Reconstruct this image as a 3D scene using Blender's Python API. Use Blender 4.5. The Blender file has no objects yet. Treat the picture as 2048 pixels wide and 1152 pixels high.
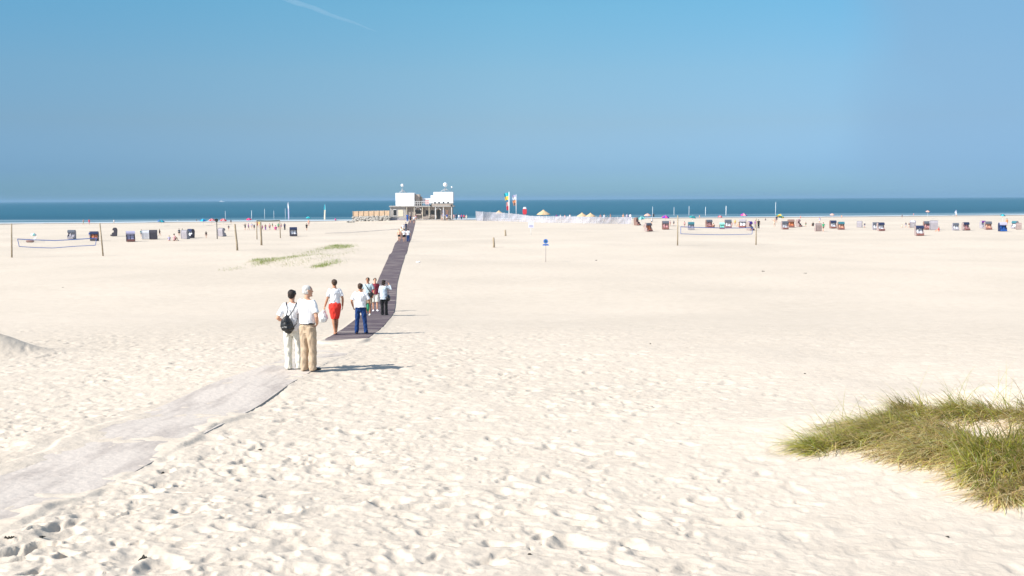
import bpy, bmesh, math, random
import numpy as np
from mathutils import Vector, Matrix, noise as mnoise

random.seed(7)
RNG = np.random.default_rng(11)
SC = bpy.context.scene
COL = SC.collection
R = math.radians

# ------------------------------------------------------------------ camera
F = 2000.0                     # focal length in pixels of the 2048 px wide photograph
CAM_Z = 6.8
PITCH = math.atan(177.5 / F)
cam_m = Matrix.Rotation(math.pi / 2 - PITCH, 4, 'X') @ Matrix.Rotation(-math.atan(10 / 2048), 4, 'Z')
cd = bpy.data.cameras.new('camera')
cd.sensor_width = 36.0
cd.lens = 36.0 * F / 2048.0
cd.clip_start = 0.1
cd.clip_end = 90000.0
cam = bpy.data.objects.new('camera', cd)
COL.objects.link(cam)
cam.matrix_world = Matrix.Translation((0, 0, CAM_Z)) @ cam_m
SC.camera = cam

# ------------------------------------------------------------------ sun, sky, exposure
SUN_EL = R(38)
sun_dir = Vector((0.85, 0.52, 0)).normalized() * math.cos(SUN_EL) + Vector((0, 0, -math.sin(SUN_EL)))
sl = bpy.data.lights.new('sun', 'SUN')
sl.energy = 4.1
sl.angle = R(0.53)
sl.color = (1.0, 0.955, 0.89)
so = bpy.data.objects.new('sun', sl)
COL.objects.link(so)
so.rotation_euler = sun_dir.to_track_quat('-Z', 'Y').to_euler()
so.location = (-40, -30, 60)

W = bpy.data.worlds.new('World')
SC.world = W
W.use_nodes = True
wn = W.node_tree
wn.nodes.clear()
def wnode(t, **k):
    n = wn.nodes.new(t)
    for a, b in k.items():
        setattr(n, a, b)
    return n
wo = wnode('ShaderNodeOutputWorld')
wb = wnode('ShaderNodeBackground')
sky = wnode('ShaderNodeTexSky', sky_type='NISHITA')
sky.sun_disc = False
sky.sun_elevation = SUN_EL
sky.sun_rotation = math.atan2(-sun_dir.x, -sun_dir.y)
sky.air_density = 1.0
sky.dust_density = 0.6
sky.ozone_density = 2.0
sky.altitude = 5
# tint of the sky by elevation, brightened overhead to fill the shadows
geo = wnode('ShaderNodeTexCoord')
sep = wnode('ShaderNodeSeparateXYZ')
wn.links.new(geo.outputs['Generated'], sep.inputs[0])
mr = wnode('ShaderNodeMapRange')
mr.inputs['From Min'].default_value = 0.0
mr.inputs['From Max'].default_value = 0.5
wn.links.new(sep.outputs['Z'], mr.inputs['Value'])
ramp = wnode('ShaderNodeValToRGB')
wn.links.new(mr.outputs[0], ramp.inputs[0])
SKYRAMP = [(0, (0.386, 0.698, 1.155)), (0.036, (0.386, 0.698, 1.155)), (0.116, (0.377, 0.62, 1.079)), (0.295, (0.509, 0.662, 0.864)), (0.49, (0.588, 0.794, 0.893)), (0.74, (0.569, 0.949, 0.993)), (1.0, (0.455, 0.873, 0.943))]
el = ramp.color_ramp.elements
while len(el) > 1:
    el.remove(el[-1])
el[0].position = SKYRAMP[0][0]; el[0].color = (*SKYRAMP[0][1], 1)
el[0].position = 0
for p, c in SKYRAMP[1:] + [(1.6, (1.7, 1.55, 1.35))]:  # last stop: high sky out of view, raised as added shadow fill
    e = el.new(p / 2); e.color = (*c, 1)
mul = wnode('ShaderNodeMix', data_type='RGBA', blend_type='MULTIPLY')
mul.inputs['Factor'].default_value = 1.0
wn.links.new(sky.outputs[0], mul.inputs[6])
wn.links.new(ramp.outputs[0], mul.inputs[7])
# a thin veil of high cloud towards the right
nz = wnode('ShaderNodeTexNoise')
nz.inputs['Scale'].default_value = 4.0
nz.inputs['Detail'].default_value = 3.0
wn.links.new(geo.outputs['Generated'], nz.inputs['Vector'])
ax = wnode('ShaderNodeMath', operation='MULTIPLY_ADD')
ax.inputs[1].default_value = 0.45; 
wn.links.new(nz.outputs[0], ax.inputs[0])
wn.links.new(sep.outputs['X'], ax.inputs[2])
vm = wnode('ShaderNodeMapRange')
vm.inputs['From Min'].default_value = 0.52
vm.inputs['From Max'].default_value = 0.64
vm.inputs['To Max'].default_value = 0.55
wn.links.new(ax.outputs[0], vm.inputs['Value'])
veil = wnode('ShaderNodeMix', data_type='RGBA')
veil.inputs[7].default_value = (1.95, 3.3, 4.9, 1)
wn.links.new(vm.outputs[0], veil.inputs['Factor'])
az = wnode('ShaderNodeMapRange')          # a little paler straight ahead than to the sides
az.inputs['From Min'].default_value = -0.5
az.inputs['From Max'].default_value = 0.5
wn.links.new(sep.outputs['X'], az.inputs['Value'])
azr = wnode('ShaderNodeValToRGB')
azr.color_ramp.elements[0].color = (0.77, 0.87, 0.95, 1)
azr.color_ramp.elements[1].color = (0.76, 0.84, 0.93, 1)
e = azr.color_ramp.elements.new(0.5); e.color = (1, 1, 1, 1)
e = azr.color_ramp.elements.new(0.27); e.color = (0.92, 0.955, 0.985, 1)
e = azr.color_ramp.elements.new(0.75); e.color = (0.93, 0.95, 0.98, 1)
wn.links.new(az.outputs[0], azr.inputs[0])
mul2 = wnode('ShaderNodeMix', data_type='RGBA', blend_type='MULTIPLY')
mul2.inputs['Factor'].default_value = 1.0
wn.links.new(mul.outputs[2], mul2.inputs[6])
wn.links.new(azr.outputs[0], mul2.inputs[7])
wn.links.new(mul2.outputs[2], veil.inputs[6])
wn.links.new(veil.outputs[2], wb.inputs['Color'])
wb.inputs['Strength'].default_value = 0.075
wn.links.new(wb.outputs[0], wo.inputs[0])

SC.render.engine = 'CYCLES'
SC.view_settings.view_transform = 'Standard'
SC.view_settings.look = 'None'
SC.view_settings.gamma = 1
SC.view_settings.exposure = 0.84
SC.cycles.volume_bounces = 1

# ------------------------------------------------------------------ materials
MATS = {}
def material(name, col, rough=0.8, var=0.12, scale=20.0, bump=0.0, bscale=None, spec=0.3, metal=0.0, kind=None, col2=None):
    """procedural material: base colour broken up by noise, optional bump / stripes / weave"""
    if name in MATS:
        return MATS[name]
    m = bpy.data.materials.new(name)
    m.use_nodes = True
    nt = m.node_tree
    b = nt.nodes['Principled BSDF']
    b.inputs['Roughness'].default_value = rough
    b.inputs['Specular IOR Level'].default_value = spec
    b.inputs['Metallic'].default_value = metal
    tc = nt.nodes.new('ShaderNodeTexCoord')
    n = nt.nodes.new('ShaderNodeTexNoise')
    n.inputs['Scale'].default_value = scale
    n.inputs['Detail'].default_value = 5
    nt.links.new(tc.outputs['Object'], n.inputs['Vector'])
    r = nt.nodes.new('ShaderNodeValToRGB')
    r.color_ramp.elements[0].position = 0.3
    r.color_ramp.elements[1].position = 0.7
    c2 = col2 or col
    r.color_ramp.elements[0].color = (*[c * (1 - var) for c in c2], 1)
    r.color_ramp.elements[1].color = (*[min(1, c * (1 + var)) for c in col], 1)
    nt.links.new(n.outputs[0], r.inputs[0])
    nt.links.new(r.outputs[0], b.inputs['Base Color'])
    if kind in ('weave', 'stripes', 'planks'):
        w = nt.nodes.new('ShaderNodeTexWave')
        w.bands_direction = {'weave': 'Z', 'stripes': 'X', 'planks': 'X'}[kind]
        w.inputs['Scale'].default_value = {'weave': 12, 'stripes': 4, 'planks': 1.6}[kind]
        w.inputs['Distortion'].default_value = 0.3
        nt.links.new(tc.outputs['Object'], w.inputs['Vector'])
        mx = nt.nodes.new('ShaderNodeMix')
        mx.data_type = 'RGBA'; mx.blend_type = 'MULTIPLY'
        r2 = nt.nodes.new('ShaderNodeValToRGB')
        r2.color_ramp.elements[0].color = (0.6, 0.6, 0.62, 1) if kind != 'stripes' else (0.35, 0.42, 0.6, 1)
        r2.color_ramp.elements[1].color = (1, 1, 1, 1)
        r2.color_ramp.elements[0].position = 0.3
        r2.color_ramp.elements[1].position = 0.5
        nt.links.new(w.outputs[0], r2.inputs[0])
        mx.inputs['Factor'].default_value = 1
        nt.links.new(r.outputs[0], mx.inputs[6]); nt.links.new(r2.outputs[0], mx.inputs[7])
        nt.links.new(mx.outputs[2], b.inputs['Base Color'])
    if bump:
        n2 = nt.nodes.new('ShaderNodeTexNoise')
        n2.inputs['Scale'].default_value = bscale or scale * 2
        n2.inputs['Detail'].default_value = 4
        nt.links.new(tc.outputs['Object'], n2.inputs['Vector'])
        bp = nt.nodes.new('ShaderNodeBump')
        bp.inputs['Strength'].default_value = bump
        bp.inputs['Distance'].default_value = 0.02
        nt.links.new(n2.outputs[0], bp.inputs['Height'])
        nt.links.new(bp.outputs[0], b.inputs['Normal'])
    MATS[name] = m
    return m

# ------------------------------------------------------------------ object helpers
def props(o, label=None, cat=None, group=None, kind=None):
    if label: o['label'] = label
    if cat: o['category'] = cat
    if group: o['group'] = group
    if kind: o['kind'] = kind
    return o

def root(name, loc, rz, label, cat, group=None, scale=1.0):
    o = bpy.data.objects.new(name, None)
    o.empty_display_size = 0.2
    COL.objects.link(o)
    o.location = loc
    o.rotation_euler = (0, 0, rz)
    o.scale = (scale,) * 3
    return props(o, label, cat, group)

def copy_tree(o, parent=None):
    c = o.copy()
    COL.objects.link(c)
    if parent is not None:
        c.parent = parent
    for ch in list(o.children):
        copy_tree(ch, c)
    return c

class MB:
    """collects primitives, then becomes ONE mesh object"""
    def __init__(s):
        s.v = []; s.f = []; s.mi = []
    def add(s, vs, fs, mi=0):
        k = len(s.v)
        s.v += [tuple(v) for v in vs]
        s.f += [tuple(i + k for i in f) for f in fs]
        s.mi += [mi] * len(fs)
    def box(s, c, d, rz=0, mi=0, tilt=None):
        x, y, z = (q / 2 for q in d)
        vs = [Vector((a * x, b * y, e * z)) for a in (-1, 1) for b in (-1, 1) for e in (-1, 1)]
        m = Matrix.Rotation(rz, 3, 'Z')
        if tilt: m = m @ Matrix.Rotation(tilt, 3, 'X')
        vs = [m @ v + Vector(c) for v in vs]
        s.add(vs, [(0, 1, 3, 2), (4, 6, 7, 5), (0, 4, 5, 1), (2, 3, 7, 6), (0, 2, 6, 4), (1, 5, 7, 3)], mi)
    def loft(s, pts, rad, seg=10, cap=True, mi=0, up=None):
        """rings along pts; rad = list of (ra, rb) or float; round caps"""
        pts = [Vector(p) for p in pts]
        rad = [(r, r) if not isinstance(r, (tuple, list)) else r for r in rad]
        if cap:
            d0 = (pts[0] - pts[1]).normalized(); d1 = (pts[-1] - pts[-2]).normalized()
            a, b = rad[0]; m0 = min(a, b)
            c, e = rad[-1]; m1 = min(c, e)
            pts = [pts[0] + d0 * m0, pts[0] + d0 * m0 * .7] + pts + [pts[-1] + d1 * m1 * .7, pts[-1] + d1 * m1]
            rad = [(a * .02, b * .02), (a * .7, b * .7)] + rad + [(c * .7, e * .7), (c * .02, e * .02)]
        vs = []; fs = []
        n = len(pts)
        upv = Vector(up) if up else None
        for i, p in enumerate(pts):
            t = (pts[min(i + 1, n - 1)] - pts[max(i - 1, 0)]).normalized()
            ref = upv if upv else (Vector((1, 0, 0)) if abs(t.x) < 0.9 else Vector((0, 1, 0)))
            a = (ref - t * ref.dot(t)).normalized()
            b = t.cross(a)
            for k in range(seg):
                w = 2 * math.pi * k / seg
                vs.append(p + a * math.cos(w) * rad[i][0] + b * math.sin(w) * rad[i][1])
        for i in range(n - 1):
            for k in range(seg):
                k2 = (k + 1) % seg
                fs.append((i * seg + k, i * seg + k2, (i + 1) * seg + k2, (i + 1) * seg + k))
        fs.append(tuple(range(seg - 1, -1, -1)))
        fs.append(tuple((n - 1) * seg + k for k in range(seg)))
        s.add(vs, fs, mi)
    def tube(s, a, b, r0, r1=None, seg=8, mi=0):
        s.loft([a, b], [r0, r1 if r1 is not None else r0], seg, False, mi)
    def ell(s, c, r, seg=14, rings=9, rot=None, mi=0):
        vs = []; fs = []
        c = Vector(c)
        m = rot or Matrix.Identity(3)
        for i in range(rings + 1):
            th = math.pi * i / rings
            for k in range(seg):
                w = 2 * math.pi * k / seg
                vs.append(c + m @ Vector((r[0] * math.sin(th) * math.cos(w), r[1] * math.sin(th) * math.sin(w), r[2] * math.cos(th))))
        for i in range(rings):
            for k in range(seg):
                k2 = (k + 1) % seg
                fs.append((i * seg + k, (i + 1) * seg + k, (i + 1) * seg + k2, i * seg + k2))
        s.add(vs, fs, mi)
    def prism(s, prof, x0, x1, mi=0):
        """profile in (y,z) extruded along x"""
        n = len(prof)
        vs = [(x0, y, z) for y, z in prof] + [(x1, y, z) for y, z in prof]
        fs = [tuple(range(n)), tuple(range(2 * n - 1, n - 1, -1))]
        fs += [(i, i + n, (i + 1) % n + n, (i + 1) % n) for i in range(n)]
        s.add(vs, fs, mi)
    def mesh(s, name, mats, smooth=False):
        me = bpy.data.meshes.new(name)
        me.from_pydata(s.v, [], s.f)
        for m in (mats if isinstance(mats, (list, tuple)) else [mats]):
            me.materials.append(m)
        me.polygons.foreach_set('material_index', s.mi)
        bm = bmesh.new(); bm.from_mesh(me)
        bmesh.ops.remove_doubles(bm, verts=bm.verts, dist=1e-5)
        bmesh.ops.recalc_face_normals(bm, faces=bm.faces)
        bm.to_mesh(me); bm.free()
        if smooth:
            me.polygons.foreach_set('use_smooth', [True] * len(me.polygons))
        return me
    def build(s, name, mats, parent=None, smooth=False, loc=None):
        o = bpy.data.objects.new(name, s.mesh(name, mats, smooth))
        COL.objects.link(o)
        if parent is not None: o.parent = parent
        if loc is not None: o.location = loc
        return o

_h = bpy.data.objects.new('_tmp', bpy.data.meshes.new('_tmp'))
def remesh(mb, voxel, smooth=2, fold=0.0, seed=0):
    """fuse overlapping closed pieces into one continuous surface"""
    me0 = mb.mesh('_t', [])
    o = bpy.data.objects.new('_t', me0)
    COL.objects.link(o)
    m = o.modifiers.new('r', 'REMESH'); m.mode = 'VOXEL'; m.voxel_size = voxel; m.use_smooth_shade = True
    if smooth:
        k = o.modifiers.new('s', 'SMOOTH'); k.iterations = smooth; k.factor = 0.5
    dg = bpy.context.evaluated_depsgraph_get()
    me = bpy.data.meshes.new_from_object(o.evaluated_get(dg))
    bpy.data.objects.remove(o)
    bpy.data.meshes.remove(me0)
    n = len(me.vertices)
    if fold and n:
        co = np.empty(n * 3); me.vertices.foreach_get('co', co); co = co.reshape(-1, 3)
        no = np.empty(n * 3); me.vertices.foreach_get('normal', no); no = no.reshape(-1, 3)
        a = np.arctan2(co[:, 1], co[:, 0] + 1e-6)
        w = (np.sin(co[:, 0] * 47 + co[:, 2] * 13 + seed) + np.sin(co[:, 2] * 31 - co[:, 0] * 38 + co[:, 1] * 22 + seed * 2.1)
             + np.sin(co[:, 2] * 58 + co[:, 1] * 61 + seed * .7) * .6 + .7 * np.sin(co[:, 0] * 90 + 5 * np.sin(co[:, 2] * 9 + seed)))
        co += no * (w * fold / 2.2)[:, None]
        me.vertices.foreach_set('co', co.ravel())
        me.update()
    me.polygons.foreach_set('use_smooth', [True] * len(me.polygons))
    return me

def obj(name, me, mat, parent=None, link_obj=False):
    o = bpy.data.objects.new(name, me)
    COL.objects.link(o)
    if parent is not None: o.parent = parent
    if mat is not None:
        if not me.materials: me.materials.append(mat)
        if link_obj:
            o.material_slots[0].link = 'OBJECT'
            o.material_slots[0].material = mat
    return o

# ------------------------------------------------------------------ the lie of the land
def hsh(i, j, s):
    n = (i.astype(np.int64) * 374761393 + j.astype(np.int64) * 668265263 + s * 1274126177) & 0xffffffff
    n = ((n ^ (n >> 13)) * 1274126177) & 0xffffffff
    n = (n ^ (n >> 16)) & 0xffffffff
    return n / 4294967295.0

def vnoise(x, y, s=0):
    i = np.floor(x); j = np.floor(y)
    u = x - i; v = y - j
    u = u * u * (3 - 2 * u); v = v * v * (3 - 2 * v)
    a = hsh(i, j, s); b = hsh(i + 1, j, s); c = hsh(i, j + 1, s); d = hsh(i + 1, j + 1, s)
    return (a * (1 - u) + b * u) * (1 - v) + (c * (1 - u) + d * u) * v - 0.5

def sstep(a, b, x):
    t = np.clip((x - a) / (b - a), 0, 1)
    return t * t * (3 - 2 * t)

PY = np.array([-200, -30, -3, 0, 3, 7, 13, 20, 30, 46, 60, 80, 110, 260], float)
PH = np.array([3.5, 2.0, 1.7, 1.75, 2.1, 2.65, 3.08, 3.45, 4.05, 5.22, 5.72, 5.95, 6.02, 6.05])
def profile(y):
    # smoothed piecewise profile
    k = 0
    for o, w in ((-1.5, .2), (-.75, .2), (0, .2), (.75, .2), (1.5, .2)):
        k = k + w * np.interp(y + o, PY, PH)
    return k

def gauss(x, y, cx, cy, sx, sy, a=0.0):
    dx = x - cx; dy = y - cy
    u = dx * math.cos(a) + dy * math.sin(a); v = -dx * math.sin(a) + dy * math.cos(a)
    return np.exp(-(u / sx) ** 2 - (v / sy) ** 2)

def shore(x, y):
    return y - (345 + 0.175 * x + 1.5 * np.sin(x / 23.0) + 2 * np.sin(x / 61.0 + 1))

def gbase(x, y):
    x = np.asarray(x, float); y = np.asarray(y, float)
    z = CAM_Z - profile(y)
    s = shore(x, y)
    z = z - 0.75 * sstep(-90, 0, s) - np.clip(s, 0, 60) * 0.045
    z = z + 0.95 * gauss(x, y, -26, 264, 34, 22)             # ground is higher round the beach station
    z = z + 0.50 * gauss(x, y, 6.2, 12.4, 2.3, 1.25, -0.15)    # grown-over dune on the right
    z = z + 0.35 * gauss(x, y, 7.5, 11.0, 3.0, 2.0)
    z = z + 0.58 * gauss(x, y, -13.0, 24.3, 1.05, .75, 0.3)     # little dune at the left edge
    z = z + 0.35 * gauss(x, y, -22, 95, 7, 5) + .25 * gauss(x, y, -16, 105, 5, 4)
    far = sstep(30, 60, y) * (1 - sstep(280, 330, y))
    z = z + far * (0.30 * vnoise(x / 17, y / 17, 3) + 0.10 * vnoise(x / 5, y / 5, 4))
    near = 1 - sstep(20, 34, y)
    z = z + 0.10 * near * vnoise(x / 2.6, y / 2.6, 5)
    return z

def ray(px, py):
    d = cam_m.to_3x3() @ Vector(((px - 1024) / F, (576 - py) / F, -1))
    return d

TT = np.geomspace(3, 900, 6000)
def P(px, py):
    """ground point seen at photo pixel (px,py)"""
    d = ray(px, py)
    x = d.x * TT; y = d.y * TT; z = CAM_Z + d.z * TT
    g = np.maximum(gbase(x, y), 0.0)
    k = np.argmax(z < g)
    if k == 0:
        k = len(TT) - 1
    a, b = (z - g)[k - 1], (z - g)[k]
    t = TT[k - 1] + (TT[k] - TT[k - 1]) * a / (a - b)
    return Vector((d.x * t, d.y * t, CAM_Z + d.z * t))

def depth_scale(p):
    return p.y / F          # metres per photo pixel at that place (small angles)

def strip(L, Rr, n):
    """resampled left/right edges of a path, given as photo pixels"""
    l = [P(*q) for q in L]; r = [P(*q) for q in Rr]
    ll = np.array([(p.x, p.y) for p in l]); rr = np.array([(p.x, p.y) for p in r])
    def rs(a):
        d = np.r_[0, np.cumsum(np.hypot(*np.diff(a, axis=0).T))]
        d = d / d[-1]
        t = np.linspace(0, 1, len(a))
        u = np.linspace(0, 1, n)
        return np.c_[np.interp(u, t, a[:, 0]), np.interp(u, t, a[:, 1])]
    a, b = rs(ll), rs(rr)
    for _ in range(int(n * .6)):
        a[1:-1] = (a[:-2] + a[1:-1] * 2 + a[2:]) / 4
        b[1:-1] = (b[:-2] + b[1:-1] * 2 + b[2:]) / 4
    return a, b

NL = [(-330, 1060), (0, 930), (150, 882), (240, 842), (370, 790), (480, 748), (575, 720), (622, 700)]
NR = [(-330, 1230), (0, 1062), (150, 1000), (300, 928), (450, 850), (540, 795), (612, 750), (700, 706)]
DL = [(640, 685), (676, 668), (705, 645), (735, 615), (748, 585), (756, 558), (771, 528), (785, 500), (797, 478), (806, 462), (816, 447), (819, 441)]
DR = [(726, 685), (758, 665), (781, 638), (791, 618), (792, 592), (794, 562), (804, 532), (814, 503), (822, 480), (826, 463), (830, 448), (831, 441)]
nearA, nearB = strip(NL, NR, 60)
darkA, darkB = strip(DL, DR, 160)

def path_dist(x, y, a, b):
    """distance outside the strip (0 inside), coarse but vectorised"""
    c = (a + b) / 2; w = np.hypot(*(b - a).T) / 2
    best = np.full(x.shape, 1e9)
    for i in range(len(c) - 1):
        d = c[i + 1] - c[i]
        L2 = (d ** 2).sum() + 1e-9
        # perpendicular half width
        wd = abs((b[i] - a[i])[0] * d[1] - (b[i] - a[i])[1] * d[0]) / math.sqrt(L2) / 2
        t = np.clip(((x - c[i][0]) * d[0] + (y - c[i][1]) * d[1]) / L2, 0, 1)
        dist = np.hypot(x - c[i][0] - d[0] * t, y - c[i][1] - d[1] * t) - wd
        best = np.minimum(best, dist)
    return best

def footprints(x, y, cell, seed, size, depth, keep=0.9):
    """trodden sand: one elongated pit with a pushed-up rim per cell"""
    z = np.zeros_like(x)
    ci = np.floor(x / cell); cj = np.floor(y / cell)
    for di in (-1, 0, 1):
        for dj in (-1, 0, 1):
            i = ci + di; j = cj + dj
            px = (i + hsh(i, j, seed)) * cell; py = (j + hsh(i, j, seed + 1)) * cell
            an = hsh(i, j, seed + 2) * math.pi * 0.9 + 0.7
            sz = size * (0.65 + 0.7 * hsh(i, j, seed + 3))
            dp = depth * (0.3 + 1.2 * hsh(i, j, seed + 4) ** 1.5) * (hsh(i, j, seed + 5) < keep)
            dx = x - px; dy = y - py
            u = (dx * np.cos(an) + dy * np.sin(an)) / sz
            v = (-dx * np.sin(an) + dy * np.cos(an)) / (sz * 0.55)
            r2 = u * u + v * v
            r = np.sqrt(r2)
            z += dp * (-np.exp(-r2 * r2 * 0.9) * (1 + 0.35 * u) + 0.30 * np.exp(-((r - 1.4) / 0.42) ** 2))
    return z

def gfull(x, y):
    x = np.asarray(x, float); y = np.asarray(y, float)
    z = gbase(x, y)
    m = (y > -6) & (y < 46) & (np.abs(x) < 45)
    if m.any():
        xx = x[m]; yy = y[m]
        # warp so that the pits are irregular
        wx = xx + 0.16 * vnoise(xx * 3.1, yy * 3.1, 21) + 0.05 * vnoise(xx * 11, yy * 11, 22)
        wy = yy + 0.16 * vnoise(xx * 3.1, yy * 3.1, 23) + 0.05 * vnoise(xx * 11, yy * 11, 24)
        d = footprints(wx, wy, 0.31, 101, 0.120, 0.0145, 0.85)
        d += footprints(wx + 7.3, wy + 2.1, 0.50, 201, 0.175, 0.021, 0.7)
        d += footprints(wx + 3.3, wy + 9.1, 0.16, 301, 0.05, 0.009, 0.8)
        d += 0.016 * vnoise(xx * 2.3, yy * 2.3, 31) + 0.008 * vnoise(xx * 9, yy * 9, 32) + 0.006 * vnoise(xx * 23, yy * 23, 33)
        ang = xx / np.maximum(yy, 3)
        amp = (1 + 0.5 * (1 - sstep(7, 13, yy)) * (1 - sstep(-.3, .1, xx / np.maximum(yy, 3)))) * (1 - 0.15 * sstep(12, 26, yy)) * (1 - 0.93 * sstep(24, 44, yy + 8 * vnoise(xx / 5, yy / 5, 40)))
        amp *= 1 - 0.62 * sstep(0.08, 0.34, ang + 0.25 * vnoise(xx / 3, yy / 3, 41))
        amp *= 0.8 + 0.7 * np.clip(vnoise(xx / 1.9, yy / 1.9, 42) + .3, 0, 1)
        pn = path_dist(xx, yy, nearA, nearB) + .18 * vnoise(xx * 1.7, yy * 1.7, 66)
        pd = np.minimum(pn, path_dist(xx, yy, darkA[:60], darkB[:60]))
        mask = sstep(-0.05, 0.35, pd)
        d = d * amp * (0.05 + 0.95 * mask)
        # sand heaped a little along the mats, and the bed of the mats themselves
        d += 0.055 * np.clip(.35 + 1.3 * vnoise(xx * 1.3, yy * 1.3, 64), 0, 1) * np.exp(-((pd - 0.30 - .3 * vnoise(xx * 1.1, yy * 1.1, 65)) / 0.24) ** 2) * (1 - sstep(30, 36, yy)) * (1 - .75 * sstep(13.5, 15, yy))
        # sand blown over the near mat: thick at its edges and towards its far end
        on = 1 - sstep(-0.02, 0.1, pn)
        nn = vnoise(xx * 0.9 + yy * .4, yy * 0.9, 61) + .5 * vnoise(xx * 3.3, yy * 3.3, 62) + .3 * vnoise(xx * 9, yy * 9, 63)
        bury = 0.030 * sstep(-0.45, 0.0, pn) * (1 - .85 * sstep(13.5, 15, yy)) + 0.05 * nn + 0.012 * sstep(17, 21, yy) - 0.008
        d += on * np.clip(bury, -0.02, 0.045) * 0.9
        # and in tongues over the near end of the dark one
        pk = path_dist(xx, yy, darkA[:40], darkB[:40])
        ed = np.hypot(xx - (darkA[0] + darkB[0])[0] / 2, yy - (darkA[0] + darkB[0])[1] / 2)
        tongue = 0.042 * sstep(1.75, .75, yy - darkA[0][1] + 1.3 * vnoise(xx * 1.6, yy * .8, 71) + .2) + .022 * sstep(-.22, .02, pk + .25 * vnoise(xx * 1.8, yy * 1.2, 72))
        d += (1 - sstep(0.0, .15, pk)) * tongue
        # wind ripples on the smooth dune side
        rp = sstep(0.18, 0.34, ang) * (1 - sstep(22, 30, yy))
        d += rp * 0.006 * np.sin((xx * 1.0 - yy * 2.2) * 9 + 6 * vnoise(xx * 1.1, yy * 1.1, 50))
        z = z.copy()
        z[m] += d
    return z
def GZ(x, y):
    return float(gfull(np.array([x]), np.array([y]))[0])

# ------------------------------------------------------------------ ground
def build_ground():
    rows = np.r_[np.array([-200, -120, -70, -40, -22, -12, -6, -2, 0, 2, 3.5]), np.geomspace(4.5, 60, 800), np.geomspace(60.8, 480, 240), np.array([520, 600, 700])]
    s = np.linspace(-0.66, 0.66, 900)
    s = np.r_[-60, -30, -14, -8, -5, -3.2, -2.2, -1.6, -1.2, -.95, -.8, -.72, s, .72, .8, .95, 1.2, 1.6, 2.2, 3.2, 5, 8, 14, 30, 60]
    w = np.sqrt((rows + 1.5) ** 2 + 9)
    X = s[None, :] * w[:, None]
    Y = np.repeat(rows[:, None], len(s), 1)
    Z = gfull(X.ravel(), Y.ravel())
    co = np.c_[X.ravel(), Y.ravel(), Z]
    nr, nc = X.shape
    idx = np.arange(nr * nc).reshape(nr, nc)
    fa = np.stack([idx[:-1, :-1], idx[:-1, 1:], idx[1:, 1:], idx[1:, :-1]], -1).reshape(-1, 4)
    me = bpy.data.meshes.new('sand')
    me.vertices.add(len(co)); me.vertices.foreach_set('co', co.ravel())
    me.loops.add(fa.size); me.loops.foreach_set('vertex_index', fa.ravel().astype(np.int32))
    me.polygons.add(len(fa)); me.polygons.foreach_set('loop_start', np.arange(0, fa.size, 4, dtype=np.int32))
    me.polygons.foreach_set('loop_total', np.full(len(fa), 4, np.int32))
    me.update(calc_edges=True)
    me.polygons.foreach_set('use_smooth', [True] * len(fa))
    o = bpy.data.objects.new('ground', me)
    COL.objects.link(o)
    o['kind'] = 'structure'
    return o

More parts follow.
